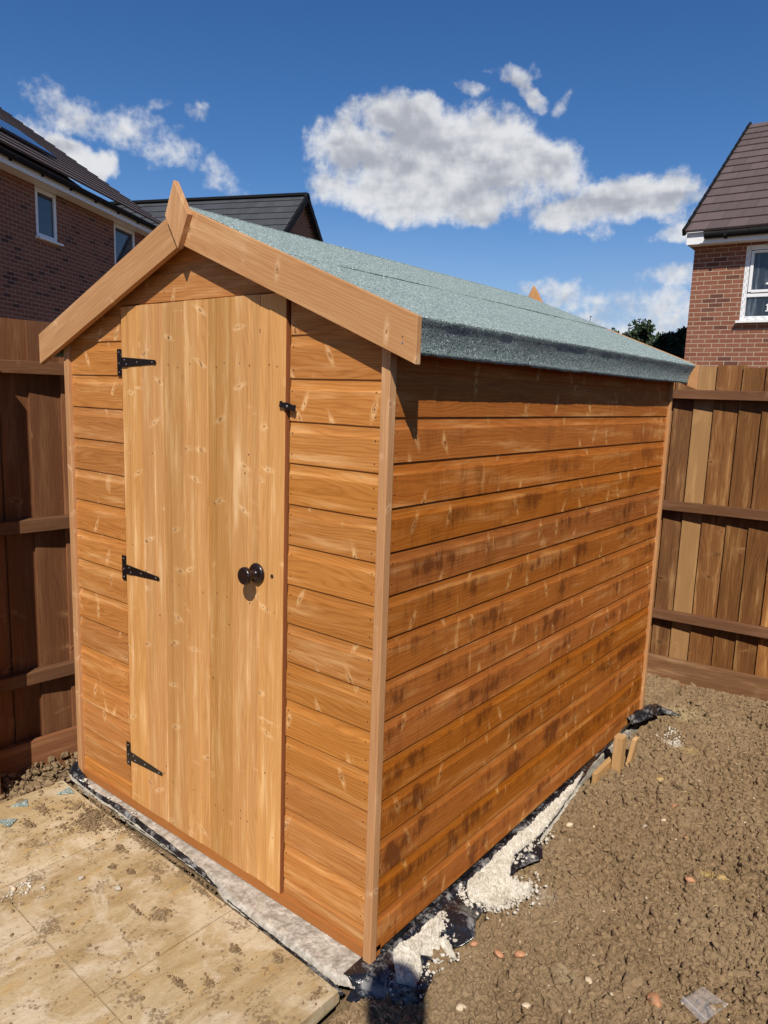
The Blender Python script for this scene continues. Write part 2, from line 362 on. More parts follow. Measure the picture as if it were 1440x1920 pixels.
M_rail = wood('fence_rail', (.18, .084, .040), (.09, .038, .017), (.27, .14, .075), tint=.12, knot=.16, ksize=1.5, big=.6, grainamt=.6, rough=.75, spec=.2)
M_gb = wood('weathered_gravel_board', (.25, .125, .055), (.12, .052, .022), (.42, .26, .14), tint=.05, knot=.2, ksize=2.0, big=1.0, grainamt=.8, rough=.75, spec=.2, flare_k=.3)
M_peg = wood('raw_timber', (.60, .38, .17), (.42, .22, .08), (.78, .58, .34), tint=.12, knot=.1, big=.8)

def simple(name, col, rough=.5, metal=0, noise=.15, scale=20, spec=.5, bumpd=0):
    m, t, b = new_mat(name); tc = t.n('ShaderNodeTexCoord'); n = t.noise(tc.outputs['Object'], scale, 4, .6)
    k = t.lin(n, .25, .75, 1-noise, 1+noise)
    c = t.n('ShaderNodeHueSaturation', {'Value': k, 'Color': (*col, 1)})
    put(t, b, 'Base Color', c.outputs[0]); put(t, b, 'Roughness', rough); put(t, b, 'Metallic', metal); put(t, b, 'Specular IOR Level', spec)
    if bumpd: bump(t, b, n, .5, bumpd)
    return m
M_dark = simple('nail_hole', (.03, .012, .006), .8)
M_black = simple('black_japanned_steel', (.006, .006, .007), .33, 0, .3, 60, .6, .0004)
M_screw = simple('zinc_screw', (.55, .53, .5), .35, .9, .2, 90)
M_knob = simple('dark_bronze_knob', (.022, .012, .011), .28, .3, .25, 40, .7)
M_in = simple('shed_inside', (.05, .025, .012), .9)
M_upvc = simple('white_upvc', (.78, .78, .78), .35, 0, .04, 3)
M_gut = simple('black_gutter', (.008, .008, .009), .75, 0, .2, 5, .2)
M_skin = simple('skin', (.5, .3, .22), .55); M_cloth = simple('dark_blue_cloth', (.03, .04, .08), .85, 0, .2, 50); M_hair = simple('brown_hair', (.04, .02, .01), .7)

def glass_mat(name, col, smear=0.0):
    m, t, b = new_mat(name); tc = t.n('ShaderNodeTexCoord')
    n = t.noise(tc.outputs['Object'], 3.0, 4, .6, .5); sx = t.n('ShaderNodeMapping', {'Vector': tc.outputs['Object'], 'Scale': (14, 14, 1.2)})
    s_ = t.noise(sx.outputs[0], 1.0, 4, .65, .3)
    k = t.m('ADD', t.m('MULTIPLY', t.ss(s_, .5, .75), smear), t.m('MULTIPLY', t.ss(n, .3, .8), .06))
    put(t, b, 'Base Color', t.mix(k, col, (.45, .5, .55))); put(t, b, 'Roughness', t.lin(k, 0, 1, .03, .3)); put(t, b, 'Specular IOR Level', .7)
    return m
M_glass = glass_mat('window_glass', (.02, .03, .05)); M_glass2 = glass_mat('dusty_window_glass', (.015, .02, .03), .3)

def felt_mat():
    m, t, b = new_mat('green_mineral_felt'); tc = t.n('ShaderNodeTexCoord'); o = tc.outputs['Object']
    n1 = t.noise(o, 420, 2, .7); n2 = t.noise(o, 900, 1, .5); n3 = t.noise(o, 3.5, 4, .6); n4 = t.noise(o, 120, 3, .6)
    vo = t.n('ShaderNodeTexVoronoi', {'Vector': o, 'Scale': 300.0}); vc = t.n('ShaderNodeSeparateColor', {'Color': vo.outputs['Color']})
    col = t.mix(t.ss(vc.outputs[0], .1, .95), (.175, .232, .212), (.385, .462, .425))
    col = t.mix(t.ss(vc.outputs[1], .93, .97), col, (.80, .86, .84))
    col = t.mix(t.ss(vc.outputs[2], .84, .92), col, (.05, .08, .085))
    col = t.mix(t.m('MULTIPLY', t.ss(n4, .35, .7), .12), col, (.14, .22, .22))
    col = t.mix(t.m('MULTIPLY', t.ss(n3, .45, .75), .10), col, (.42, .50, .48))
    put(t, b, 'Base Color', col); put(t, b, 'Roughness', .85); put(t, b, 'Specular IOR Level', .25)
    bump(t, b, t.m('ADD', t.m('MULTIPLY', vo.outputs['Distance'], -1.0), t.m('MULTIPLY', n1, .6)), .8, .0014)
    return m
M_felt = felt_mat()

def brick_mat(name, c1, c2, mort, dark):
    m, t, b = new_mat(name); uv = t.n('ShaderNodeUVMap', uv_map='UVMap')
    wob = t.noise(uv.outputs[0], 9, 2); 
    br = t.n('ShaderNodeTexBrick', {'Vector': uv.outputs[0], 'Color1': (0, 0, 0, 1), 'Color2': (1, 1, 1, 1), 'Mortar': (0, 0, 0, 1), 'Scale': 1.0, 'Mortar Size': .0065, 'Mortar Smooth': .25, 'Bias': 0.0, 'Brick Width': .225, 'Row Height': .075}, offset=.5, squash=1.0)
    bw = t.n('ShaderNodeSeparateColor', {'Color': br.outputs[0]}).outputs[0]
    n = t.noise(uv.outputs[0], 45, 4, .65); n2 = t.noise(uv.outputs[0], 1.1, 3, .6)
    col = t.mix(bw, c1, c2); col = t.mix(t.ss(bw, .82, .9), col, dark)
    col = t.mix(t.m('MULTIPLY', t.ss(n, .35, .75), .45), col, tuple(c*.62 for c in c1))
    col = t.mix(t.m('MULTIPLY', t.ss(n2, .45, .75), .25), col, tuple(c*1.35 for c in c2))
    mc = t.mix(t.ss(n, .3, .7), mort, tuple(c*.7 for c in mort))
    col = t.mix(br.outputs[1], col, mc)
    put(t, b, 'Base Color', col); put(t, b, 'Roughness', .88); put(t, b, 'Specular IOR Level', .2)
    bump(t, b, t.m('ADD', t.m('MULTIPLY', br.outputs[1], -1.0), t.m('MULTIPLY', n, .35)), .8, .008)
    return m
M_brick = brick_mat('red_brick', (.225, .082, .050), (.275, .118, .074), (.55, .43, .31), (.13, .055, .040))
M_brick_d = brick_mat('brown_red_brick', (.20, .078, .050), (.26, .105, .068), (.42, .33, .26), (.085, .040, .032))
def tile_mat(name, c):
    m, t, b = new_mat(name); uv = t.n('ShaderNodeUVMap', uv_map='UVMap'); rv = t.n('ShaderNodeUVMap', uv_map='R')
    s1 = t.n('ShaderNodeSeparateXYZ', {'Vector': uv.outputs[0]}); s2 = t.n('ShaderNodeSeparateXYZ', {'Vector': rv.outputs[0]})
    fr = t.m('FRACT', t.m('ADD', t.m('MULTIPLY', s1.outputs[0], 1/.30), t.m('MULTIPLY', t.m('ROUND', t.m('MULTIPLY', s2.outputs[0], 1)), .5)))
    jl = t.ss(t.m('ABSOLUTE', t.m('SUBTRACT', fr, .5)), .485, .498)
    idn = t.m('FLOOR', t.m('ADD', t.m('MULTIPLY', s1.outputs[0], 1/.30), t.m('MULTIPLY', t.m('ROUND', s2.outputs[0]), .5)))
    wn_ = t.n('ShaderNodeTexWhiteNoise', {'Vector': t.vec(idn, t.m('MULTIPLY', s2.outputs[0], 91))}, noise_dimensions='2D').outputs[0]
    n = t.noise(uv.outputs[0], 30, 4, .6)
    k = t.m('MULTIPLY', t.lin(wn_, 0, 1, .86, 1.14), t.lin(n, .3, .7, .9, 1.1))
    hc = t.n('ShaderNodeHueSaturation', {'Value': k, 'Color': (*c, 1)}).outputs[0]
    put(t, b, 'Base Color', t.mix(jl, hc, tuple(x*.3 for x in c))); put(t, b, 'Roughness', .7); put(t, b, 'Specular IOR Level', .35)
    bump(t, b, jl, .5, -.004)
    return m
M_tile_br = tile_mat('brown_roof_tile', (.115, .082, .076)); M_tile_gr = tile_mat('grey_roof_tile', (.055, .058, .065)); M_tile_dk = tile_mat('dark_brown_roof_tile', (.10, .075, .068))

def soil_mat():
    m, t, b = new_mat('dry_clay_soil'); tc = t.n('ShaderNodeTexCoord'); g = t.n('ShaderNodeNewGeometry'); o = g.outputs['Position']
    n1 = t.noise(o, 3.0, 5, .6); n2 = t.noise(o, 55, 5, .7); n3 = t.noise(o, 240, 4, .7); n4 = t.noise(o, 14, 3, .6)
    col = t.mix(t.ss(n2, .3, .7), (.145, .093, .047), (.315, .215, .120))
    col = t.mix(t.m('MULTIPLY', t.ss(n1, .42, .68), .5), col, (.31, .225, .130))
    col = t.mix(t.m('MULTIPLY', t.ss(n4, .56, .72), .35), col, (.29, .195, .105))
    col = t.mix(t.m('MULTIPLY', t.ss(n3, .35, .7), .3), col, (.36, .27, .165))
    vo = t.n('ShaderNodeTexVoronoi', {'Vector': o, 'Scale': 60.0}); vc = t.n('ShaderNodeSeparateColor', {'Color': vo.outputs['Color']})
    sp_ = t.m('MULTIPLY', t.ss(vc.outputs[0], .965, .98), t.ss(vo.outputs['Distance'], .3, .2))
    col = t.mix(sp_, col, (.5, .42, .3))
    def spot(cx, cy, r_, c_, k_):
        dd_ = t.n('ShaderNodeVectorMath', operation='DISTANCE'); t.l.new(t.n('ShaderNodeVectorMath', {0: o, 1: (1, 1, 0)}, operation='MULTIPLY').outputs[0], dd_.inputs[0]); dd_.inputs[1].default_value = (cx, cy, 0)
        return t.mix(t.m('MULTIPLY', t.ss(t.m('ADD', dd_.outputs['Value'], t.m('MULTIPLY', t.m('SUBTRACT', n2, .5), r_*2.2)), r_, r_*.35), k_), col, c_)
    col = spot(1.765, 1.98, .05, (.62, .58, .50), .75); col = spot(1.85, 1.95, .05, (.40, .29, .13), .7); col = spot(2.16, 1.09, .035, (.45, .32, .12), .8)
    col = spot(1.70, 2.35, .12, (.42, .33, .19), .6); col = spot(1.76, .62, .07, (.42, .36, .27), .5); col = spot(1.97, .36, .05, (.38, .30, .18), .5)
    put(t, b, 'Base Color', col); put(t, b, 'Roughness', .95); put(t, b, 'Specular IOR Level', .1)
    vb = t.n('ShaderNodeTexVoronoi', {'Vector': o, 'Scale': 95.0})
    ve = t.n('ShaderNodeTexVoronoi', {'Vector': o, 'Scale': 130.0}, feature='DISTANCE_TO_EDGE'); ve2 = t.n('ShaderNodeTexVoronoi', {'Vector': o, 'Scale': 260.0}, feature='DISTANCE_TO_EDGE')
    hh = t.m('ADD', t.ss(ve.outputs[0], 0, .25), t.m('MULTIPLY', t.ss(ve2.outputs[0], 0, .25), .5))
    bump(t, b, t.m('ADD', n2, t.m('MULTIPLY', n3, .9)), .8, .0042)
    return m
M_soil = soil_mat()
def stone_patio():
    m, t, b = new_mat('riven_sandstone'); g = t.n('ShaderNodeNewGeometry'); o = g.outputs['Position']
    rv = t.n('ShaderNodeUVMap', uv_map='R'); rx = t.n('ShaderNodeSeparateXYZ', {'Vector': rv.outputs[0]}).outputs[0]
    mp = t.n('ShaderNodeMapping', {'Vector': o, 'Rotation': (0, 0, R(8)), 'Scale': (3.0, .95, 1.0)}).outputs[0]
    a = t.noise(mp, 4.5, 5, .6, .6); a2 = t.noise(mp, 11, 5, .65, .4); c = t.noise(o, 60, 4, .7); e = t.noise(o, 5.5, 5, .65, .5); e2 = t.noise(o, 190, 3, .6)
    col = t.mix(t.ss(a, .32, .66), (.37, .262, .125), (.49, .385, .225))
    col = t.mix(t.m('MULTIPLY', t.ss(a2, .52, .70), .65), col, (.46, .295, .105))
    col = t.mix(t.m('MULTIPLY', t.ss(e, .48, .62), .8), col, (.60, .51, .36))
    col = t.mix(t.m('MULTIPLY', t.ss(a2, .46, .30), .5), col, (.42, .31, .18))
    f_ = t.m('ADD', t.m('MULTIPLY', t.noise(o, 7.5, 6, .72, .3), .62), t.m('MULTIPLY', t.noise(o, 95, 4, .7), .38))
    col = t.mix(t.m('MULTIPLY', t.ss(f_, .53, .60), .8), col, (.165, .110, .058))
    col = t.mix(t.m('MULTIPLY', t.ss(c, .45, .75), .28), col, (.34, .24, .12))
    col = t.mix(t.m('MULTIPLY', t.ss(e2, .55, .75), .25), col, (.70, .62, .48))
    hs = t.n('ShaderNodeHueSaturation', {'Value': t.lin(rx, 0, 1, .93, 1.07), 'Color': col}).outputs[0]
    put(t, b, 'Base Color', hs); put(t, b, 'Roughness', .85); put(t, b, 'Specular IOR Level', .2)
    bump(t, b, t.m('ADD', t.m('MULTIPLY', a2, 1.0), t.m('ADD', t.m('MULTIPLY', c, .25), t.m('MULTIPLY', e2, .1))), .7, .008)
    return m
M_patio = stone_patio()
M_grout = simple('sandy_grout', (.42, .33, .2), .95, 0, .3, 80, .1, .002)
def conc_mat(name, c1, c2, bd=.003, sc=70):
    m, t, b = new_mat(name); g = t.n('ShaderNodeNewGeometry'); o = g.outputs['Position']
    a = t.noise(o, sc, 5, .7); c = t.noise(o, 9, 4, .6); e = t.noise(o, 300, 2, .6)
    col = t.mix(t.ss(a, .3, .7), c1, c2); col = t.mix(t.m('MULTIPLY', t.ss(c, .5, .72), .35), col, (.33, .26, .18))
    put(t, b, 'Base Color', col); put(t, b, 'Roughness', .95); put(t, b, 'Specular IOR Level', .15)
    bump(t, b, t.m('ADD', a, t.m('MULTIPLY', e, .5)), .8, bd); return m
M_conc = conc_mat('rough_concrete', (.27, .235, .19), (.58, .54, .46), .004, 38)
M_lime = conc_mat('white_mortar', (.48, .44, .36), (.72, .68, .59), .004, 60)
def sheet_mat():
    m, t, b = new_mat('black_polythene'); g = t.n('ShaderNodeNewGeometry'); o = g.outputs['Position']
    a = t.noise(o, 15, 5, .68, .8); c = t.noise(o, 110, 4, .7); s_ = t.noise(o, 11, 2, .5)
    dust = t.m('MULTIPLY', t.ss(t.m('ADD', t.m('MULTIPLY', a, .7), t.m('MULTIPLY', c, .3)), .50, .62), .7)
    put(t, b, 'Base Color', t.mix(dust, (.012, .013, .017), (.30, .29, .28))); put(t, b, 'Roughness', t.lin(dust, 0, .75, .18, .8)); put(t, b, 'Specular IOR Level', .6)
    bump(t, b, t.m('ADD', s_, t.m('MULTIPLY', a, .12)), .7, .03); return m
M_sheet = sheet_mat()
def pebble(name, c): return simple(name, c, .6, 0, .25, 60, .35, .001)

# ================================================================== GROUND
def gh(x, y):
    """base level of the garden soil"""
    s_ = np.clip((y-.4)/2.0, 0, 1); s_ = s_*s_*(3-2*s_)
    return -.062+.040*s_
def soil_h(X, Y, amp=1.0):
    Z = gh(X, Y)-.010+.034*fbm(X*2.2, Y*2.2, 3, 3)*amp+.016*fbm(X*7, Y*7, 13, 2)*amp
    den = np.clip(.75+1.2*fbm(X*3, Y*3, 91, 3), .25, 1.2)
    crack = np.abs(fbm(X*8, Y*8, 71, 4)); hole = vn(X*6, Y*6, 77)
    Z = Z-amp*.026*np.clip(1-crack/.030, 0, 1)**.7*np.clip((hole-.40)*4, 0, 1)
    Z = Z-amp*.020*np.clip((vn(X*34, Y*34, 79)-.80)*6, 0, 1)
    return Z+amp*(.022*lumps(X, Y, .085, 10, .25)*den+.008*lumps(X, Y, .036, 20, .45)*den)+amp*.8*crumble(X, Y, 3)*(.45+.55*den)
def soil_at(x, y, amp=1.0): return float(soil_h(np.array([float(x)]), np.array([float(y)]), amp)[0])
gm = simple('far_soil', (.17, .12, .07), .95, 0, .3, 1.5, .1)
mb = MB(); mb.poly([(-300,-300,-.16),(300,-300,-.16),(300,300,-.16),(-300,300,-.16)], [(0,0)]*4, (.5,0))
tag(mb.build('ground', gm), kind='structure')

def soil_sheet(name, x0, x1, y0, y1, res, amp=1.0, edge=.08, cut=None):
    def axis(a, b, segs):
        out = [a]
        while out[-1] < b:
            out.append(out[-1]+next(r_ for lim, r_ in segs if out[-1] < lim))
        return np.array(out)
    if isinstance(res, tuple): ax_, ay_ = axis(x0, x1, res[0]), axis(y0, y1, res[1])
    else: ax_, ay_ = np.linspace(x0, x1, int((x1-x0)/res)+1), np.linspace(y0, y1, int((y1-y0)/res)+1)
    nx, ny = len(ax_), len(ay_); X, Y = np.meshgrid(ax_, ay_)
    Z = soil_h(X, Y, amp)
    Z += amp*.004*fbm(X*60, Y*60, 55, 3)
    e = np.minimum.reduce([X-x0, x1-X, Y-y0, y1-Y]); Z -= np.clip(1-e/edge, 0, 1)*.06
    if cut is not None: Z = cut(X, Y, Z)
    V = np.stack([X, Y, Z], -1).reshape(-1, 3)
    return npmesh(name, V, gridfaces(ny, nx), M_soil, smooth=False)
def cut_main(X, Y, Z):
    ins = (X < 1.58) & (Y > -.10) ; Z = np.where(ins, np.minimum(Z, -.075), Z)
    # dip beside the patio slab and along the sheet
    Z = np.where((X < 1.56) & (Y < -.09), Z-.03, Z)
    return Z
tag(soil_sheet('soil', 1.50, 3.5, -1.6, 3.05, (((2.62, .0036), (9, .013)), ((-.30, .012), (1.3, .0036), (9, .0050))), cut=cut_main), kind='structure')
def cut_left(X, Y, Z): return np.where((X > -.045) & (Y > -.03), -.09, np.where(X > -.045, Z-.012, Z))
tag(soil_sheet('soil', -.42, .02, -.8, .62, .0045, amp=1.3, edge=.02, cut=cut_left), kind='structure')
tag(soil_sheet('soil', -.42, 1.56, 2.10, 3.05, .012, edge=.02), kind='structure')

# patio ---------------------------------------------------------------
mb = MB(); th = -.0325
pd = Vector((.9994, -.0335, 0)); pn = Vector((.0335, .9994, 0)); P0 = Vector((1.537, -.1145, 0))
def slab(a0, a1, b0, b1):
    g = .0022; nn = 16
    # riven top: a small grid with gentle unevenness
    O = P0-pd*a1+pd*0-pn*b1
    rnd = random.random(); X = np.linspace(a0+g, a1-g, nn); Yv = np.linspace(b0+g, b1-g, nn)
    def pt(i, j):
        p = P0-pd*X[i]-pn*Yv[j]; e = min(i, j, nn-1-i, nn-1-j)
        z = -.030+.005*float(fbm(np.array([p.x*7.]), np.array([p.y*7.]), 8, 3)[0])-(.0010 if e == 0 else 0)
        return (p.x, p.y, z)
    G = [[pt(i, j) for j in range(nn)] for i in range(nn)]
    for i in range(nn-1):
        for j in range(nn-1):
            mb.poly([G[i][j], G[i][j+1], G[i+1][j+1], G[i+1][j]][::-1], [(0, 0)]*4, (rnd, 0))
    ring = [G[i][0] for i in range(nn)]+[G[nn-1][j] for j in range(1, nn)]+[G[i][nn-1] for i in range(nn-2, -1, -1)]+[G[0][j] for j in range(nn-2, 0, -1)]
    for k in range(len(ring)):
        a, b_ = ring[k], ring[(k+1) % len(ring)]
        mb.poly([a, b_, (b_[0], b_[1], -.066), (a[0], a[1], -.066)], [(0, 0)]*4, (rnd, 0))
rows = [(0, .4475), (.4475, .895), (.895, 1.34), (1.34, 1.79)]
for k, (b0, b1) in enumerate(rows):
    xs = [0, .462, 1.075, 1.57] if k % 2 == 0 else [0, .36, .82, 1.28, 1.57]
    for a0, a1 in zip(xs, xs[1:]): slab(a0, a1, b0, b1)
po = mb.build('patio', M_patio, merge=True); tag(po, kind='structure')
for p_ in po.data.polygons: p_.use_smooth = p_.normal.z > .5
po.data.set_sharp_from_angle(angle=R(40))
mb = MB(); mb.box((-.035, -1.92, -.075), (1.565, 0, 0), (0, 1.80, 0), (0, 0, .0395)); tag(mb.build('patio_bedding', M_grout), kind='structure')

# ================================================================== SHED
W, L = 1.553, 2.117
SL = .397; AX, AZ = .776, 2.090
def roofz(x): return AZ-SL*abs(x-AX)
shed = empty('garden_shed', (.776, 1.06, 0), 'small orange-brown shiplap garden shed with pitched green felt roof', 'shed')
PF = [(0, -.014), (0, -.0008), (.0008, 0), (.085, 0), (.0872, -.0010), (.0925, -.0025), (.100, -.0037), (.108, -.0041), (.1165, -.0042)]
def pf(h): k = h/.1165; return [(a if i < 3 else a*1.0, b_) for i, (a, b_) in enumerate([(x*k if i > 1 else 0, n) for i, (x, n) in enumerate(PF)])]
# front cladding
mb = MB()
def nails(x, z0, m=1):
    for dz in (.028, .082):
        mb.disc((x+random.uniform(-.003, .003), 0, z0+dz+random.uniform(-.006, .006)), (0, -1, 0), .0022)
h = .1165
for k in range(17):
    z0 = 1.83-h*(k-1) if k > 0 else None
zs = [1.83-h*k for k in range(0, 17)]
for k in range(-2, 17):
    z0 = 1.83-h*k
    lo = z0
    if z0 >= 1.82:
        mb.prof((.03, 0, lo), (1, 0, 0), (0, 0, 1), (0, -1, 0), W-.06, pf(h)); continue
    hh = h
    if lo < .024: hh = h-(.024-lo); lo = .024
    if hh < .02: continue
    mb.prof((.034, 0, lo), (1, 0, 0), (0, 0, 1), (0, -1, 0), .331+random.uniform(-.001, .001), pf(hh))
    mb.prof((1.1955+random.uniform(-.0008, .0008), 0, lo), (1, 0, 0), (0, 0, 1), (0, -1, 0), .332, pf(hh))
    if hh > .1:
        nails(1.207, lo); nails(1.506, lo); nails(.354, lo)
        if random.random() < .5: nails(.06, lo)
for x in (.62, 1.02): nails(x, 1.83)
fw = mb.build('front_wall', [M_front, M_dark], shed)
e = .02
clip(fw, (AX, 0, AZ-e), Vector((SL, 0, 1)).normalized()); clip(fw, (AX, 0, AZ-e), Vector((-SL, 0, 1)).normalized())
# side walls, rear wall
def sidewall(name, x, n, mat, y0, y1, ztop):
    global mb
    mb = MB(); hs = .1153; zt = 1.5062; k = -3
    while True:
        lo = zt-hs*k
        hh = hs
        if lo < -.004: hh = hs-(-.004-lo); lo = -.004
        if hh < .015: break
        if lo < ztop:
            hh = min(hh, ztop-lo)
            U = (0, 1, 0)
            mb.prof((x, y0, lo), U, (0, 0, 1), (n, 0, 0), y1-y0, pf(hh))
            if n > 0 and hh > .08:
                for dz in (.028, .082): mb.disc((x, y0+.016+random.uniform(-.002, .002), lo+dz+random.uniform(-.006, .006)), (1, 0, 0), .0021)
                for dz in (.028, .082): mb.disc((x, y1-.03+random.uniform(-.002, .002), lo+dz), (1, 0, 0), .0021)
        k += 1
    return mb.build(name, [mat, M_dark], shed)
sidewall('side_wall', W-.002, 1, M_side, .012, L-.004, 1.748)
sidewall('side_wall', .002, -1, M_side, .012, L-.004, 1.748)
mb = MB()
for k in range(-2, 16):
    lo = 1.83-h*k
    mb.prof((.03, L+.006, lo), (1, 0, 0), (0, 0, 1), (0, 1, 0), W-.06, pf(h))
bw_ = mb.build('rear_wall', M_front, shed)
clip(bw_, (AX, 0, AZ-e), Vector((SL, 0, 1)).normalized()); clip(bw_, (AX, 0, AZ-e), Vector((-SL, 0, 1)).normalized())
# framing behind the door opening so the joints stay dark and solid
mb = MB()
mb.box((.335, .0125, .024), (0, 0, 1.80), (.045, 0, 0), (0, .04, 0)); mb.box((1.178, .0125, .024), (0, 0, 1.80), (.045, 0, 0), (0, .04, 0))
mb.box((.335, .0125, 1.826), (.888, 0, 0), (0, 0, .04), (0, .04, 0))
mb.build('door_frame', M_sill, shed)
# bearer strip under the front
mb = MB(); mb.box((.002, -.006, -.012), (W-.004, 0, 0), (0, 0, .036), (0, .045, 0)); mb.build('threshold', M_sill, shed, bevel=.0015)
# corner trims
for (x, y, dx, dy, zt_) in ((1.5285, -.014, .0275, .027, 1.74), (.004, -.014, .030, .025, 1.74), (W-.02, L-.006, .031, .020, 1.735), (-.011, L-.006, .031, .02, 1.735)):
    mb = MB(); mb.box((x, y, -.010), (0, 0, zt_+.010), (dx, 0, 0), (0, dy, 0)); mb.build('corner_trim', M_trim, shed, bevel=.0018)
# strip of trim on the side face of the front right corner
mb = MB(); mb.box((-.008, .0, -.010), (0, 0, 1.74), (0, .022, 0), (.011, 0, 0)); mb.build('corner_trim', M_trim, shed, bevel=.0018)

# door
door = bpy.data.objects.new('door', None); COL.objects.link(door); door.parent = shed
door.location = Vector((.376, -.01, .03))-shed.location
bpy.context.view_layer.update()
def dchild(mb_, name, mats, **k):
    o = mb_.build(name, mats, None, **k); o.parent = door; o.matrix_parent_inverse = Matrix.Translation(-Vector((.376, -.01, .03))); return o
mb = MB(); xs = [.3765, .492, .611, .7275, .843, .961, 1.079, 1.1865]; yd = -.0085
for i, (a, b_) in enumerate(zip(xs, xs[1:])):
    wdt = b_-a-.0012
    dp = [(0, -.016), (0, -.0042), (.0020, 0), (wdt*.60, 0), (wdt*.64, -.0014), (wdt*.74, -.0026), (wdt-.0018, -.0028), (wdt, -.0050), (wdt, -.016)]
    if i % 2 == 0: dp = [(wdt-v, n) for v, n in dp][::-1]
    top = 1.826+random.uniform(-.002, .001); z0 = .025
    rn = [.75, .55, .35, .62, .25, .6, .95][i]
    mb.prof((a, yd, z0), (0, 0, 1), (1, 0, 0), (0, -1, 0), top-z0, dp, rnd=rn)
    for zc in (1.632, .92, .20):
        for q in (.3, .72):
            if random.random() < .8 and a > .5: mb.disc((a+wdt*q+random.uniform(-.01, .01), yd, zc+random.uniform(-.008, .008)), (0, -1, 0), .0022, m=1 if random.random() < .6 else 2)
for _ in range(16): mb.disc((random.uniform(.4, 1.17), yd, random.uniform(.1, 1.75)), (0, -1, 0), .0024)
# key hole: flat disc coloured dark for the shade inside, no bore
mb.lathe((1.1385, yd+.0005, 1.0265), (0, -1, 0), [(0, .0066), (.0009, .0066)], m=1, n=16)
dchild(mb, 'door_panel', [M_door, M_dark, M_screw])
mb = MB(); mb.box((1.1866, yd-.0004, .026), (0, 0, 1.798), (0, .0155, 0), (.0012, 0, 0)); dchild(mb, 'door_edge', M_end)
# hinges
for zc in (1.641, .9155, .199):
    mb = MB(); y0 = -.0145
    mb.box((.3465, y0+.013, zc-.045), (0, 0, .09), (.0235, 0, 0), (0, -.0030, 0))
    mb.lathe((.3735, y0+.010, zc-.028), (0, 0, 1), [(0, .0042), (.056, .0042)], n=10)
    yy = yd-.0002
    pts = [(.375, yy, zc-.0165), (.405, yy, zc-.0160), (.575, yy, zc-.0070), (.5810, yy, zc-.0035), (.5810, yy, zc+.0035), (.575, yy, zc+.0070), (.405, yy, zc+.0160), (.375, yy, zc+.0165)]
    mb.extr(pts, (0, -.0026, 0), (1, 0, 0))
    def scr(x, y, z): mb.lathe((x, y, z), (0, -1, 0), [(0, .0030), (.0008, .0030), (.0012, .0018)], m=1, n=9)
    for dz in (-.034, -.004, .034): scr(.3575, y0+.010, zc+dz)
    for x, dz in ((.402, .008), (.412, -.007), (.475, 0), (.562, 0)): scr(x, yy-.0026, zc+dz)
    dchild(mb, 'hinge', [M_black, M_screw], bevel=.0005)
# knob
mb = MB()
mb.lathe((1.0745, yd, 1.0245), (0, -1, 0), [(0, .0310), (.003, .0318), (.007, .0300), (.010, .0255), (.011, .0180), (.013, .0110), (.030, .0105), (.034, .0130), (.037, .0200), (.042, .0262), (.048, .0272), (.053, .0258), (.0560, .0225), (.0565, .0205), (.0555, .0190), (.0560, .0120), (.0562, .002)], n=40)
dchild(mb, 'door_knob', M_knob, smooth=True, merge=True)
# turn button latch
mb = MB(); cl = Vector((1.2005, -.004, 1.521)); ax_ = Vector((.985, 0, -.17)).normalized(); up_ = Vector((.17, 0, .985)).normalized()
pr = [(-.031, -.008), (-.026, -.0095), (-.020, -.0065), (-.010, -.0085), (.0, -.0098), (.010, -.0085), (.020, -.0065), (.026, -.0095), (.031, -.008), (.031, .008), (.026, .0095), (.020, .0065), (.010, .0085), (0, .0098), (-.010, .0085), (-.020, .0065), (-.026, .0095), (-.031, .008)]
mb.extr([cl+Vector((0, -.008, 0))+ax_*a+up_*b_ for a, b_ in pr], (0, -.005, 0), (1, 0, 0))
mb.lathe(cl+Vector((0, .004, 0)), (0, -1, 0), [(0, .006), (.012, .006)], n=12)
mb.lathe(cl+Vector((0, -.013, 0)), (0, -1, 0), [(0, .0035), (.001, .0035), (.0015, .002)], m=1, n=10)
mb.build('turn_button', [M_black, M_screw], shed, bevel=.0008)
# key hole in the outer stile is part of the door panel; a dark disc carries its shade

# barge boards and finials
def barge(side, y0, y1):
    mb = MB(); x1 = AX+side*.882
    zb = AZ-SL*.882
    pts = [(AX, y0, AZ+.002), (x1, y0, zb+.002), (x1, y0, zb-.108), (AX, y0, AZ-.108)]
    mb.extr(pts, (0, y1-y0, 0), (side, 0, -SL))
    if y0 < 0:
        for dx in (.055, .10):
            if side > 0: mb.disc((x1-.04, y0, zb-.058+(0 if dx < .07 else .014)), (0, -1, 0), .0028 if dx < .07 else .0018, m=1 if dx < .07 else 2)
    return mb.build('barge_board', [M_trim, M_screw, M_dark], shed, bevel=.0015)
for sd_ in (1, -1): barge(sd_, -.050, -.031); barge(sd_, 2.165, 2.185)
def finial(y0, y1):
    mb = MB(); pts = [(.7695, y0, 2.160), (.7255, y0, 2.066), (.7860, y0, 1.966), (.8350, y0, 2.058)]
    mb.extr(pts, (0, y1-y0, 0), (.2, 0, 1)); return mb.build('finial', M_trim, shed, bevel=.0015)
finial(-.069, -.050); finial(2.185, 2.204)
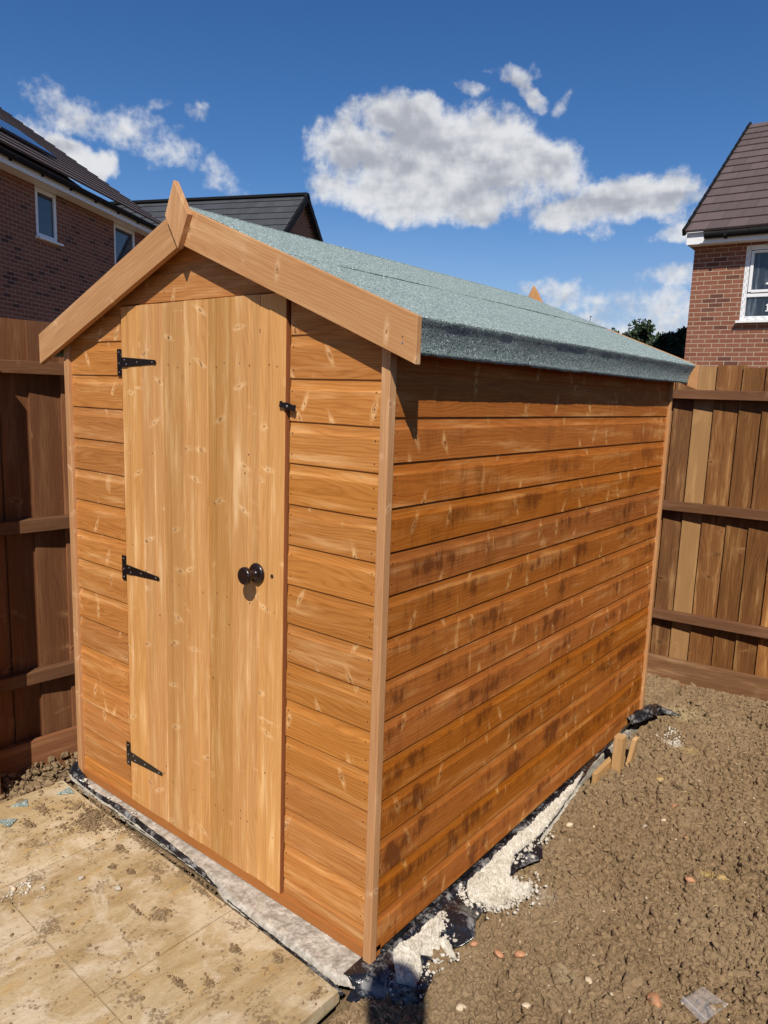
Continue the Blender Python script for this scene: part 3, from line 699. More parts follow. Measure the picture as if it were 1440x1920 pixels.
# roof boards under the felt
mb = MB()
for sd_ in (1, -1):
    x1 = AX+sd_*.852; z1 = AZ-SL*.852-.006
    mb.extr([(AX, -.030, AZ-.006), (x1, -.030, z1-.006), (x1, -.030, z1-.018), (AX, -.030, AZ-.018)], (0, 2.194, 0), (0, 1, 0))
    # eave batten
    xa, xb = (1.562, 1.594) if sd_ > 0 else (-.042, -.010)
    mb.extr([(xa, -.030, 1.73), (xb, -.030, 1.73), (xb, -.030, 1.690), (xa, -.030, 1.690)], (0, 2.194, 0), (0, 1, 0))
mb.build('roof_boards', M_sill, shed)
# felt
def felt(name, side, s0, s1, lift, drip, seed, jag=.0025):
    ny = 260; Y = np.linspace(-.0305, 2.164, ny)
    prof = []                                   # (x offset from ridge, z, wobble)
    n = 46
    xe = .862
    for i in range(n+1):
        u_ = s0+(min(s1, xe)-s0)*i/n; prof.append((u_, AZ-SL*u_+.0003+lift, .0016 if u_ > .02 else .0))
    if drip:
        bx, bz = xe, AZ-SL*xe+lift
        for k in range(1, 7):
            a = k/6*1.62; prof.append((bx+.0070*math.sin(a+.38)-.0070*math.sin(.38), bz-.0070*math.cos(.38)+.0070*math.cos(a+.38), .0022))
        lx, lz = prof[-1][0], prof[-1][1]
        for k in range(1, 9): prof.append((lx-.027*(1-(1-k/8)**1.9), lz-.080*k/8, .0022+.0032*k/8))
    P = np.array(prof); X = np.zeros((ny, len(P))); Z = np.zeros_like(X)
    for j in range(len(P)):
        wv_ = P[j, 2]*2.4*(fbm(Y*3.5, np.full(ny, P[j, 0]*6+seed), seed, 3)+.4*fbm(Y*14, np.full(ny, P[j, 0]*10), seed+9, 2))
        X[:, j] = AX+side*(P[j, 0]+(wv_*1.0 if P[j, 0] > .85 and j > n+3 else 0)); Z[:, j] = P[j, 1]+(wv_ if j <= n+3 else wv_*.25)
    if not drip:
        sh = .010*fbm(Y*1.6, np.zeros(ny), seed+3, 3)*2+.001*fbm(Y*60, np.zeros(ny), seed, 2)
        X[:, -1] += side*sh; Z[:, -1] -= SL*sh; Z[:, -1] -= .0004
    else:
        jg = .006*fbm(Y*9, np.zeros(ny), 33, 3)+.004*fbm(Y*70, np.zeros(ny), 34, 2)
        Z[:, -1] += jg
    V = np.stack([X, np.repeat(Y[:, None], len(P), 1), Z], -1).reshape(-1, 3); F = gridfaces(ny, len(P))
    if side > 0: F = F[:, ::-1]
    o = npmesh(name, V, F[:, ::-1] if side > 0 else F, M_felt); o.parent = shed; o.matrix_parent_inverse = Matrix.Translation(-shed.location)
    so_ = o.modifiers.new('thick', 'SOLIDIFY'); so_.thickness = .0026; so_.offset = -1
    return o
felt('roof_felt', 1, .30, .9, 0, True, 4)
felt('roof_felt', 1, 0, .424, .0034, False, 5)
felt('roof_felt', -1, 0, .9, .0034, True, 6)
# short tacks on rear barge; tall one is made up for an unidentified speck
for x, hh in ((1.105, .024), (1.30, .006), (1.33, .005)):
    mb = MB(); mb.lathe((x, 2.174, roofz(x)+.001), (.15, 0, 1), [(0, .0015), (hh, .0015), (hh, .006), (hh+.003, .006)], n=8)
    mb.build('tack_speck', M_black, shed)

# ================================================================== BASE, SHEET, MORTAR
def polymask(X, Y, poly):
    ins = np.zeros(X.shape, bool); dist = np.full(X.shape, 9.0); n = len(poly)
    for i in range(n):
        (x0, y0), (x1, y1) = poly[i], poly[(i+1) % n]
        c = ((y0 > Y) != (y1 > Y)) & (X < (x1-x0)*(Y-y0)/((y1-y0) if y1 != y0 else 1e-9)+x0); ins ^= c
        dx, dy = x1-x0, y1-y0; tt = np.clip(((X-x0)*dx+(Y-y0)*dy)/(dx*dx+dy*dy), 0, 1)
        dist = np.minimum(dist, np.hypot(X-x0-tt*dx, Y-y0-tt*dy))
    return ins, dist
def patch(name, poly, res, hfun, mat, jag=.006, drop=.02, rim=.008):
    P = np.array(poly); x0, y0 = P.min(0)-.02; x1, y1 = P.max(0)+.02
    nx = int((x1-x0)/res)+1; ny = int((y1-y0)/res)+1; X, Y = np.meshgrid(np.linspace(x0, x1, nx), np.linspace(y0, y1, ny))
    ins, dd = polymask(X, Y, poly); sd_ = np.where(ins, dd, -dd)+jag*2*fbm(X*28, Y*28, 9, 3)
    Z = hfun(X, Y, sd_); Z = Z-np.clip(1-sd_/rim, 0, 1)**2*drop
    V = np.stack([X, Y, Z], -1).reshape(-1, 3); F = gridfaces(ny, nx); keep = (sd_.ravel()[F] > -.004).all(1)
    F = F[keep]; us = np.unique(F); mp = np.full(len(V), -1); mp[us] = np.arange(len(us))
    return npmesh(name, V[us], mp[F], mat, smooth='mortar' not in name)
def concz(X, Y, s_): return -.016+.004*fbm(X*12, Y*12, 4, 4)+.16*crumble(X*1.6, Y*1.6, 5)*np.clip((X-.7)*1.5, .05, 1)
base = patch('concrete_base', [(-.045, .10), (-.05, -.03), (.18, -.040), (.45, -.042), (.72, -.050), (.95, -.066), (1.02, -.088), (1.25, -.098), (1.50, -.106), (1.560, -.085), (1.58, -.04), (1.59, .10)], .0032, concz, M_conc, .003, .020, .014)
mb = MB(); mb.box((-.03, .0, -.10), (1.59, 0, 0), (0, 2.17, 0), (0, 0, .080)); sb_ = mb.build('slab', M_conc); sb_.parent = base
tag(base, 'rough pale concrete strip showing under the front edge of the shed', 'concrete base')

def sx(y):  # outer edge of the sheet
    ys = [-.09, -.03, .02, .08, .14, .22, .28, .34, .42, .52, .60, .68, .76, .85, 1.0, 1.2, 1.45, 1.7, 1.9, 2.05, 2.2]
    xs_ = [1.56, 1.66, 1.715, 1.700, 1.670, 1.680, 1.715, 1.685, 1.668, 1.675, 1.655, 1.665, 1.700, 1.640, 1.625, 1.610, 1.600, 1.606, 1.60, 1.60, 1.64]
    return np.interp(y, ys, xs_)
def sz(y):
    return np.interp(y, [-.09, .1, .3, .45, .7, 1.0, 1.25, 1.5, 1.75, 1.95, 2.2], [-.055, -.045, -.030, -.035, -.022, -.014, .006, .062, .085, .080, .03])
ny, nx = 420, 40
Y = np.linspace(-.085, 2.19, ny); T = np.linspace(0, 1, nx)
YY, TT = np.meshgrid(Y, T, indexing='ij'); XI = 1.520; XO = sx(YY)+.010*fbm(YY*16, YY*0, 2, 3)
XX = XI+(XO-XI)*TT
zi = -.010
ZZ = zi+(sz(YY)-zi)*np.clip((TT-.30)/.7, 0, 1)**1.3
fold = np.abs(fbm(XX*9+YY*4, YY*9-XX*6, 12, 3)); fold2 = np.abs(fbm(XX*24, YY*20+XX*14, 15, 3))
ZZ += (.018*(.22-fold)+.009*(.2-fold2))*np.clip(TT*1.6, 0, 1)
rd = np.exp(-((XX-1.567)/.010)**2); ZZ += .010*rd*(1+.35*np.sin(YY*230+6*fbm(YY*8, YY*0, 3, 2)))*np.clip((YY-.03)*20, 0, 1)
bow = np.exp(-(((YY-.315)/.045)**2))*np.clip((TT-.2)*1.6, 0, 1); ZZ += .024*bow
sheet = npmesh('plastic_sheet', np.stack([XX, YY, ZZ], -1).reshape(-1, 3), gridfaces(ny, nx)[:, ::-1], M_sheet)
sm = sheet.modifiers.new('thick', 'SOLIDIFY'); sm.thickness = .0012
tag(sheet, 'black crumpled polythene sheet sticking out along the long side of the shed', 'plastic sheet')
# turned-up tail at the far corner
def ribbon(name, path, prof_w, prof_h, seed, mat=None, label=None, cat=None, n=90, m_=14, wr=.006):
    path = [Vector(p) for p in path]; V = []; 
    for i in range(n):
        tt = i/(n-1)*(len(path)-1); k = min(int(tt), len(path)-2); fr = tt-k; p = path[k].lerp(path[k+1], fr)
        d_ = (path[k+1]-path[k]).normalized(); sdv = Vector((d_.y, -d_.x, 0)).normalized()
        w_ = np.interp(i/(n-1), *prof_w); h_ = np.interp(i/(n-1), *prof_h)
        for j in range(m_):
            q = j/(m_-1)
            nz = float(fbm(np.array([i*.13+seed]), np.array([q*4.0]), seed, 3)[0])
            V.append(tuple(p+sdv*(w_*(q-.5)+wr*nz*2)+Vector((0, 0, h_*math.sin(q*math.pi)+wr*2*abs(nz)))))
    F = gridfaces(n, m_); o = npmesh(name, V, F, mat or M_sheet)
    sm = o.modifiers.new('thick', 'SOLIDIFY'); sm.thickness = .0012
    if label: tag(o, label, cat)
    return o
ribbon('plastic_tail', [(1.560, 1.93, .035), (1.60, 2.08, .040), (1.60, 2.20, .020), (1.70, 2.30, -.012)], ([0, .5, 1], [.05, .09, .015]), ([0, .4, .7, 1], [.02, .045, .03, .004]), 3,
       label='twisted tail of black polythene poking out at the back corner of the shed', cat='plastic scrap', wr=.012)
ribbon('plastic_edge', [(.10, -.034, -.022), (.18, -.042, -.019), (.33, -.040, -.017), (.50, -.046, -.017), (.72, -.055, -.019), (.88, -.063, -.023), (.965, -.074, -.027)],
       ([0, .2, .5, .8, 1], [.006, .014, .020, .015, .004]), ([0, .1, .35, .6, .85, 1], [.003, .008, .016, .015, .010, .001]), 7, n=220, wr=.004,
       label='thin black folded edge of polythene between patio and shed front', cat='plastic edging')
ribbon('plastic_edge', [(1.03, -.086, -.030), (1.22, -.100, -.029), (1.40, -.108, -.031), (1.55, -.118, -.036)],
       ([0, .5, 1], [.004, .006, .012]), ([0, .5, .9, 1], [.001, .003, .012, .004]), 17, n=160, wr=.0025,
       label='very thin black polythene line along the patio edge by the near corner', cat='plastic edging')
ribbon('plastic_scrap', [(-.055, .015, -.025), (-.015, -.015, -.012), (.05, -.022, -.016), (.10, -.036, -.022)], ([0, .4, 1], [.05, .055, .01]), ([0, .35, .7, 1], [.02, .045, .02, .003]), 23, n=60, wr=.012,
       label='crumpled blue-black plastic bunched at the left front corner of the shed', cat='plastic scrap')
# skirt hanging down in front of the near corner
V = []; ny, nx = 16, 70
for i in range(ny):
    for j in range(nx):
        a = j/(nx-1); b_ = i/(ny-1); x = 1.545+.165*a; 
        yb = -.055+.09*a**1.6; n_ = float(fbm(np.array([x*26.]), np.array([b_*2+x*12]), 41, 3)[0])
        V.append((x+.012*n_, yb-.045*b_*(1-.35*a)+.02*n_*b_, -.026-.040*b_+.016*abs(n_)))
sk = npmesh('plastic_flap', V, gridfaces(ny, nx), M_sheet); sk.modifiers.new('thick', 'SOLIDIFY').thickness = .0012
tag(sk, 'dusty black plastic flap hanging at the near bottom corner of the shed', 'plastic flap')

def limez(lift):
    def fz(X, Y, s_):
        t_ = (X-1.520)/np.maximum(sx(Y)-1.520, .02); b_ = -.010+(sz(Y)+.010)*np.clip((t_-.30)/.7, 0, 1)**1.3
        return b_+lift*np.clip(s_/.03, 0, 1)**.5+.55*crumble(X*1.7, Y*1.7, 51)*np.clip(s_/.006, .2, 1)+.010*np.clip(fbm(X*14, Y*14, 53, 2)+.2, 0, 1)
    return fz
o = patch('mortar_spill', [(1.571, .060), (1.64, -.005), (1.685, .030), (1.672, .085), (1.640, .120), (1.665, .150), (1.700, .205), (1.672, .225), (1.640, .212), (1.632, .255), (1.585, .292), (1.583, .200)], .0026, limez(.004), M_lime, .005, .02)
tag(o, 'crumbly white mortar patch on the plastic nearest the near corner', 'mortar', 'white mortar on the plastic sheet')
o = patch('mortar_spill', [(1.571, .46), (1.590, .425), (1.622, .395), (1.645, .425), (1.700, .455), (1.715, .52), (1.742, .585), (1.730, .625), (1.690, .600), (1.660, .600), (1.640, .655), (1.622, .70), (1.632, .80), (1.632, .90), (1.622, 1.05), (1.606, 1.25), (1.588, 1.36), (1.575, 1.38), (1.572, 1.1), (1.571, .8)], .0028, limez(.004), M_lime, .004, .02)
tag(o, 'long white mortar strip widening to a crumbly pile halfway along the shed side', 'mortar', 'white mortar on the plastic sheet')

# shuttering board and pegs
mb = MB(); mb.box((1.606, 1.40, -.10), (0, .24, .004), (0, 0, .108), (.020, 0, 0)); o = mb.build('shuttering_board', M_peg, bevel=.001)
tag(o, 'thin timber board half buried behind the two wooden pegs', 'board')
def peg(x, y, hgt, wx, wy, tilt, lab):
    mb = MB(); Z = Vector((tilt[0], tilt[1], 1)).normalized()
    mb.box(Vector((x, y, -.16)), Z*(hgt+.16), (wx, 0, 0), (0, wy, 0)); o = mb.build('wooden_peg', M_peg, bevel=.0015); tag(o, lab, 'peg', 'timber pegs by the shed')
peg(1.627, 1.555, .128, .040, .048, (.02, -.02), 'taller squared raw timber peg holding the plastic sheet')
peg(1.650, 1.606, .105, .018, .042, (.13, .10), 'shorter thin leaning timber peg right beside the taller one')

# ================================================================== LOOSE THINGS
def rock(sx_, sy_, sz_, seed, sub=2, rough=.18):
    bm = bmesh.new(); bmesh.ops.create_icosphere(bm, subdivisions=sub, radius=1)
    rg = random.Random(seed)
    ph = [rg.uniform(0, 6) for _ in range(6)]
    for v in bm.verts:
        k = 1+rough*(math.sin(v.co.x*2.3+ph[0])*math.cos(v.co.y*2.9+ph[1])+.5*math.sin(v.co.z*4.1+ph[2]+v.co.x*3))
        v.co = Vector((v.co.x*sx_*k, v.co.y*sy_*k, v.co.z*sz_*k))
    return bm
def pebble_obj(x, y, s, mat, seed, rz, lab, flat=.55, z=None):
    s *= 1.15; bm = rock(s, s*.68, s*flat, seed, 3, .10); me = bpy.data.meshes.new('pebble'); bm.to_mesh(me); bm.free(); me.materials.append(mat)
    for p_ in me.polygons: p_.use_smooth = True
    o = bpy.data.objects.new('pebble', me); COL.objects.link(o)
    o.location = (x, y, (soil_at(x, y)+s*.50) if z is None else z); o.rotation_euler = (random.uniform(-.3, .3), random.uniform(-.3, .3), rz)
    tag(o, lab, 'pebble', 'pebbles lying on the soil'); return o
P_or = pebble('orange_flint', (.46, .23, .12)); P_cr = pebble('cream_flint', (.60, .48, .33)); P_gr = pebble('grey_flint', (.40, .35, .28)); P_ye = pebble('yellow_clay', (.40, .28, .11))
peb = [(2.1915, .4506, .022, P_or, 2.4, 'elongated orange pebble left of the clear plastic bag'),
 (1.8374, .3366, .014, P_or, .4, 'round orange-brown pebble in front of the glossy plastic fold'),
 (1.7900, .2981, .013, P_or, .2, 'dull brown pebble just left of the round orange one'),
 (1.7200, .2709, .011, P_or, 1.2, 'rusty pebble touching the edge of the black plastic'),
 (1.6700, 1.0365, .013, P_cr, .6, 'pale cream pebble close to the plastic sheet halfway along the shed'),
 (1.8885, 1.2531, .011, P_gr, 1.0, 'small round grey pebble in the middle of the soil'),
 (1.936, 1.3100, .009, P_cr, .8, 'tiny cream pebble just beyond the round grey one'),
 (1.9420, 1.4300, .015, P_or, 2.1, 'flat orange stone in the middle distance of the soil'),
 (2.0383, 1.2447, .007, P_or, 1.5, 'small orange chip right of the grey pebble'),
 (1.9344, .1917, .011, P_cr, .9, 'thin white pebble near the bottom centre of the soil'),
 (1.8045, .0708, .014, P_cr, 1.3, 'broken cream stone beside the photographer shadow'),
 (2.0244, .3979, .012, P_cr, 2.7, 'whitish flint chip between the orange pebble and the plastic'),
 (1.8200, 1.62, .020, P_ye, .3, 'flat yellowish clay stone beyond the wooden pegs'),
 (2.12, 1.02, .014, P_or, .3, 'reddish pebble towards the right edge of the soil'),
 (2.20, 1.10, .016, P_ye, .9, 'crumbly yellow clay lump at the right side of the soil')]
for i, (x, y, s, m_, rz, lab) in enumerate(peb): pebble_obj(x, y, s, m_, 100+i, rz, lab)
pebble_obj(.735, -.285, .0100, P_gr, 131, .5, 'small white-grey pebble lying on the patio slab', .7, -.021)['group'] = 'pebbles lying on the patio'
pebble_obj(.600, -.335, .0085, P_gr, 132, .9, 'tiny grey pebble on the patio near the scattered dirt', .7, -.022)['group'] = 'pebbles lying on the patio'
pebble_obj(.490, -.500, .0080, P_cr, 133, .1, 'pale chip at the left edge of the patio', .7, -.022)['group'] = 'pebbles lying on the patio'

def scatter(name, pts, mats_mat, smin, smax, seed, flat=.7, rough=.3, sub=1, up=.35, ex=2.2):
    """many loose crumbs as one heap of ground cover; pts = (x, y, z)"""
    rg = np.random.default_rng(seed); protos = []
    for k in range(8):
        bm = rock(1, rg.uniform(.65, 1), rg.uniform(.5, .9)*flat/.7, seed*10+k, sub, rough); bm.verts.ensure_lookup_table()
        protos.append((np.array([v.co[:] for v in bm.verts]), np.array([[v.index for v in f_.verts] for f_ in bm.faces]))); bm.free()
    Vs, Fs, b_ = [], [], 0
    for (x, y, z) in pts:
        v, f_ = protos[rg.integers(8)]; a = rg.uniform(0, 6.28); s = smin*(smax/smin)**(rg.random()**ex)
        c, s_ = math.cos(a), math.sin(a); v2 = v*s; tx = rg.uniform(-.5, .5)
        v2 = np.stack([v2[:, 0], v2[:, 1]*math.cos(tx)-v2[:, 2]*math.sin(tx), v2[:, 1]*math.sin(tx)+v2[:, 2]*math.cos(tx)], 1)
        Vs.append(np.stack([v2[:, 0]*c-v2[:, 1]*s_+x, v2[:, 0]*s_+v2[:, 1]*c+y, v2[:, 2]+z+s*up], 1)); Fs.append(f_+b_); b_ += len(v)
    return npmesh(name, np.concatenate(Vs), np.concatenate(Fs), mats_mat, smooth=False)
# soil crumbs over the bed
rg = np.random.default_rng(5)
def in_bed(n, xmax=3.2, ymin=-.6):
    x = rg.uniform(1.60, xmax, n*3); y = rg.uniform(ymin, 2.78, n*3)
    ok = ~((x < 1.715) & (y < .76)) & (x > sx(y)+.01) & (vn(x*5, y*5, 4) > rg.random(n*3)*.6)
    x, y = x[ok][:n], y[ok][:n]
    return list(zip(x, y, soil_h(x, y)-.0005))
o = scatter('soil_crumbs', in_bed(15000, 2.62, -.32)+in_bed(3000), M_soil, .0042, .0150, 3, .85, .30, sub=2, up=.30, ex=3.0)
tag(o, 'rounded brown clods making up the surface of the soil', kind='stuff')
o = scatter('soil_crumbs', in_bed(26000, 2.62, -.32), M_soil, .0022, .0068, 43, .85, .42, up=.45); tag(o, 'brown clay crumbs and clods covering the soil', kind='stuff')
o = scatter('soil_clods', [q for q in in_bed(1600, 2.9) if vn(np.array(q[0]*2.3), np.array(q[1]*2.3), 66) > .45], M_soil, .009, .030, 31, .75, .5, sub=2, up=.2); tag(o, 'larger broken clods of clay lying on the soil', kind='stuff')
o = scatter('soil_crumbs', [(rg.uniform(1.56, 1.75), rg.uniform(-.45, -.13), -.075) for _ in range(260)], M_soil, .004, .018, 4); tag(o, 'brown clods beside the patio corner', kind='stuff')
lc = []
while len(lc) < 700:
    x, y = rg.uniform(-.25, .02), rg.uniform(-.5, .35)
    if x > -.04 and y > -.02: continue
    if x > -.035 and rg.random() < .7: continue
    lc.append((x, y, -.055+rg.uniform(0, .03)))
o = scatter('soil_crumbs', lc, M_soil, .003, .020, 6, .8, .42); tag(o, 'clods of clay heaped between the left fence and the patio', kind='stuff')
# dirt on the patio
dp = []
def pile(x, y, rx, ry, n, h_=.004):
    for _ in range(n):
        a, r_ = rg.uniform(0, 6.28), abs(rg.normal(0, .5)); dp.append((x+math.cos(a)*r_*rx, y+math.sin(a)*r_*ry, -.0300+rg.uniform(0, h_)))
pile(.93, -.262, .030, .030, 420); pile(.30, -.115, .060, .040, 520, .012); pile(.40, -.105, .09, .030, 260); pile(.20, -.12, .08, .06, 180)
pile(1.215, -.205, .022, .014, 150); pile(1.19, -.385, .05, .010, 140); pile(.69, -.21, .020, .013, 90, .008); pile(.62, -.235, .016, .012, 90)
pile(.17, -.30, .05, .02, 150); pile(.78, -.17, .02, .012, 50); pile(.30, -.22, .10, .05, 90); pile(1.50, -.17, .02, .05, 70); pile(.95, -.115, .12, .012, 120)
pile(.55, -.095, .2, .02, 220); pile(.33, -.16, .12, .05, 500, .006); pile(.12, -.22, .07, .03, 200); pile(.55, -.16, .05, .02, 120); pile(.85, -.30, .05, .008, 90); pile(1.25, -.33, .03, .02, 90); pile(1.33, -.150, .03, .02, 60); pile(.30, -.060, .25, .010, 420); pile(.75, -.078, .22, .009, 280)
for _ in range(520): dp.append((rg.uniform(0, 1.5), rg.uniform(-.75, -.11), -.0302))
dp = [q for q in dp if -.03 < q[0] < 1.53 and q[1] < -.048-.035*q[0]]
o = scatter('dirt_crumbs', dp, M_soil, .0012, .0068, 8, .8, .3); tag(o, 'dark dirt crumbs scattered in small heaps over the patio', kind='stuff')
gp = [(rg.uniform(1.68, 2.9), rg.uniform(-.2, 2.6), 0) for _ in range(900)]; gp = [(x, y, soil_at(x, y)) for x, y, _ in gp]
o = scatter('gravel', gp, P_cr, .0014, .0060, 12, .7, .15); tag(o, 'tiny pale stones sprinkled over the brown soil', kind='stuff')
mp_ = [(rg.normal(1.70, .035), rg.normal(.56, .06), -.034) for _ in range(170)]+[(rg.normal(1.66, .03), rg.normal(.06, .05), -.036) for _ in range(60)]+[(rg.normal(1.74, .03), rg.normal(2.02, .05), .004) for _ in range(60)]+[(rg.normal(.06, .02), rg.normal(-.03, .008), -.008) for _ in range(20)]+[(rg.uniform(.1, .5), rg.uniform(-.04, -.015), -.010) for _ in range(16)]+[(rg.normal(.50, .03), rg.normal(-.49, .03), -.027) for _ in range(60)]
mp_ = [q for q in mp_ if q[0] > 1.63 or q[1] < -.01]
for (xa, ya), (xb, yb), nn in (((1.64, -.01), (1.70, .20), 120), ((1.59, .29), (1.66, .23), 50), ((1.61, .39), (1.72, .47), 160), ((1.71, .47), (1.74, .62), 130), ((1.64, .66), (1.64, .95), 90), ((1.58, .42), (1.60, .40), 40)):
    for _ in range(nn):
        q = rg.random(); x, y = xa+(xb-xa)*q+rg.normal(0, .012), ya+(yb-ya)*q+rg.normal(0, .012)
        mp_.append((x, y, max(soil_at(x, y), -.030)+.001 if x > sx(y) else -.010+float(sz(y)+.010)*min(1, max(0, ((x-1.52)/(float(sx(y))-1.52)-.3)/.7))**1.3+.006))
o = scatter('mortar_crumbs', mp_, M_lime, .002, .0085, 13, .7, .25); tag(o, 'white mortar crumbs scattered around the spills', kind='stuff')
# straw
def straw():
    V, F = [], []; b_ = 0
    for _ in range(420):
        x, y = rg.uniform(1.66, 2.8), rg.uniform(-.25, 2.5)
        if rg.random() < .14: x, y = rg.normal(1.66, .05), rg.normal(-.10, .05)
        z = soil_at(x, y)+.003; a = rg.uniform(0, 6.28); l = rg.uniform(.006, .026)*(1.6 if rg.random() < .1 else 1); w_ = rg.uniform(.0005, .0012); c = rg.uniform(-.25, .25)
        n = 5
        for k in range(n):
            q = k/(n-1)-.5; aa = a+c*q*4; cx, cy = x+math.cos(aa)*l*q, y+math.sin(aa)*l*q
            for sg in (-1, 1): V.append((cx-math.sin(aa)*w_*sg, cy+math.cos(aa)*w_*sg, z+.004*math.sin((q+.5)*3.1)+.0006*sg))
        for k in range(n-1): F.append((b_+2*k, b_+2*k+1, b_+2*k+3, b_+2*k+2))
        b_ += 2*n
    o = npmesh('straw', V, F, simple('dry_straw', (.55, .43, .24), .8)); sm = o.modifiers.new('t', 'SOLIDIFY'); sm.thickness = .0008
    tag(o, 'dry straw and root bits lying over the soil', kind='stuff')
straw()
# felt offcuts
for tri, lab in (([(.0167, -.29), (.0052, -.226), (.0600, -.2472)], 'blue-green felt offcut on the patio, middle one of the three'),
                 ([(.0601, -.3704), (.1141, -.3115), (.1459, -.3549)], 'blue-green felt offcut nearest the left edge of the photo'),
                 ([(.0600, -.1350), (.0483, -.0765), (.1026, -.0861)], 'blue-green felt offcut nearest the shed corner')):
    mb = MB(); mb.extr([(x, y, -.0275) for x, y in tri], (0, 0, .003), (1, 0, 0)); o = mb.build('felt_offcut', M_felt); tag(o, lab, 'felt offcut', 'triangular felt offcuts on the patio')
# zip bag
m, t_, b = new_mat('clear_film'); put(t_, b, 'Base Color', (.9, .9, .93)); put(t_, b, 'Roughness', .06); put(t_, b, 'Alpha', .11); put(t_, b, 'Specular IOR Level', .9); M_film = m
g_ = t_.n('ShaderNodeNewGeometry'); bump(t_, b, t_.noise(g_.outputs['Position'], 60, 3, .6), .6, .004)
m, t_, b = new_mat('film_seam'); put(t_, b, 'Base Color', (.75, .76, .8)); put(t_, b, 'Roughness', .2); put(t_, b, 'Alpha', .4); M_seam = m
bagr = empty('zip_bag', (2.302, .508, -.03), 'small clear plastic zip bag lying on the soil', 'plastic bag')
gx_, gy_ = np.meshgrid(np.linspace(2.25, 2.36, 20), np.linspace(.44, .57, 20)); zb_ = float(np.percentile(soil_h(gx_, gy_), 80))+.012
cn = [Vector((2.2504, .4776, zb_)), Vector((2.2861, .5661, zb_+.004)), Vector((2.3580, .5475, zb_+.003)), Vector((2.3204, .4403, zb_-.001))]
n = 26; 
for top_, zo in ((True, .0075), (False, .0)):
    V = []
    for i in range(n):
        for j in range(n):
            a, b_ = i/(n-1), j/(n-1); p = cn[0].lerp(cn[3], a).lerp(cn[1].lerp(cn[2], a), b_)
            e_ = min(a, b_, 1-a, 1-b_); nz = float(fbm(np.array([a*4+zo*900]), np.array([b_*4+a*3]), 61, 3)[0])
            V.append((p.x, p.y, p.z+(zo+.006*nz)*min(1, e_*5)+(.006*math.exp(-((b_-.42-.1*a)/.07)**2) if top_ else 0)*min(1, e_*8)))
    o = npmesh('bag_film', V, gridfaces(n, n), M_film); o.parent = bagr; o.matrix_parent_inverse = Matrix.Translation(-bagr.location)
mb = MB()
for q in (.10, .125): 
    a = cn[0].lerp(cn[1], q); b_ = cn[3].lerp(cn[2], q); mb.box(a+Vector((0, 0, .006)), b_-a, (cn[1]-cn[0]).normalized()*.0012, (0, 0, .0012))
mb.build('zip_strip', M_seam, bagr)

# ================================================================== FENCES
def fence(name, A, D, length, face, zb, label, mat_b, seed, top=1.79, posts=(), mat_g=None):
    """A: start point on the front plane of rails; D along; face: normal towards the garden"""
    random.seed(seed); A = Vector((*A, 0)); D = Vector((*D, 0)).normalized(); N = Vector((*face, 0)).normalized()
    root = empty(name, (A.x, A.y, zb), label, 'fence')
    mb = MB(); s = 0
    while s < length:
        wd = random.choice([.105, .112, .12, .128]); tl = random.uniform(-.004, .004)
        O = A+D*(s-.014)-N*(.046+.014); U = Vector((0, 0, 1))*(top-zb-.13+random.uniform(-.006, .006)); Vv = D*(wd+.014)-N*.015
        mb.box(O+Vector((0, 0, zb+.13)), U, Vv, N*.012)
        s += wd
    mb.build('fence_boards', mat_b, root, bevel=.001)
    for z0, hh in ((1.595, .050), (.965, .052), (.325, .052)):
        mb = MB(); mb.box(A-N*.046+Vector((0, 0, z0)), D*length, Vector((0, 0, hh)), N*.046); mb.build('rail', M_rail, root, bevel=.002)
    mb = MB(); mb.box(A-N*.030+Vector((0, 0, zb-.02)), D*length, Vector((0, 0, .165)), N*.024); mb.build('gravel_board', mat_g or M_fence_red, root, bevel=.002)
    for p in posts:
        mb = MB(); mb.box(A+D*p-N*.05+Vector((0, 0, zb-.05)), Vector((0, 0, top-zb+.02)), D*.10, N*.195); mb.build('post', M_rail, root, bevel=.004)
    return root
dl = (.076, .997); xl = lambda y: -.222+.0762*y
fence('left_fence', (xl(-3.2), -3.2), dl, 6.15, (.997, -.076), -.07, 'brown close-board fence in shade along the left side of the shed', M_fence_red, 3, top=1.80, posts=(2.845, 5.0))
db = (.9956, .0936); fence('back_fence', (-.05, 2.665), db, 3.15, (.0936, -.9956), -.045, 'sunlit brown close-board fence behind the shed', M_fence, 12, top=1.775, mat_g=M_gb)
dr = Vector((.165, -.986)); fence('right_fence', (2.842, 2.85), dr, 5.2, (-.986, -.165), -.07, 'brown close-board fence out of frame at the right that shades the soil edge', M_fence, 21, top=1.75)
for o in bpy.data.objects:
    if o.name in ('left_fence', 'back_fence', 'right_fence'): o.name = 'wooden_fence'
random.seed(99)

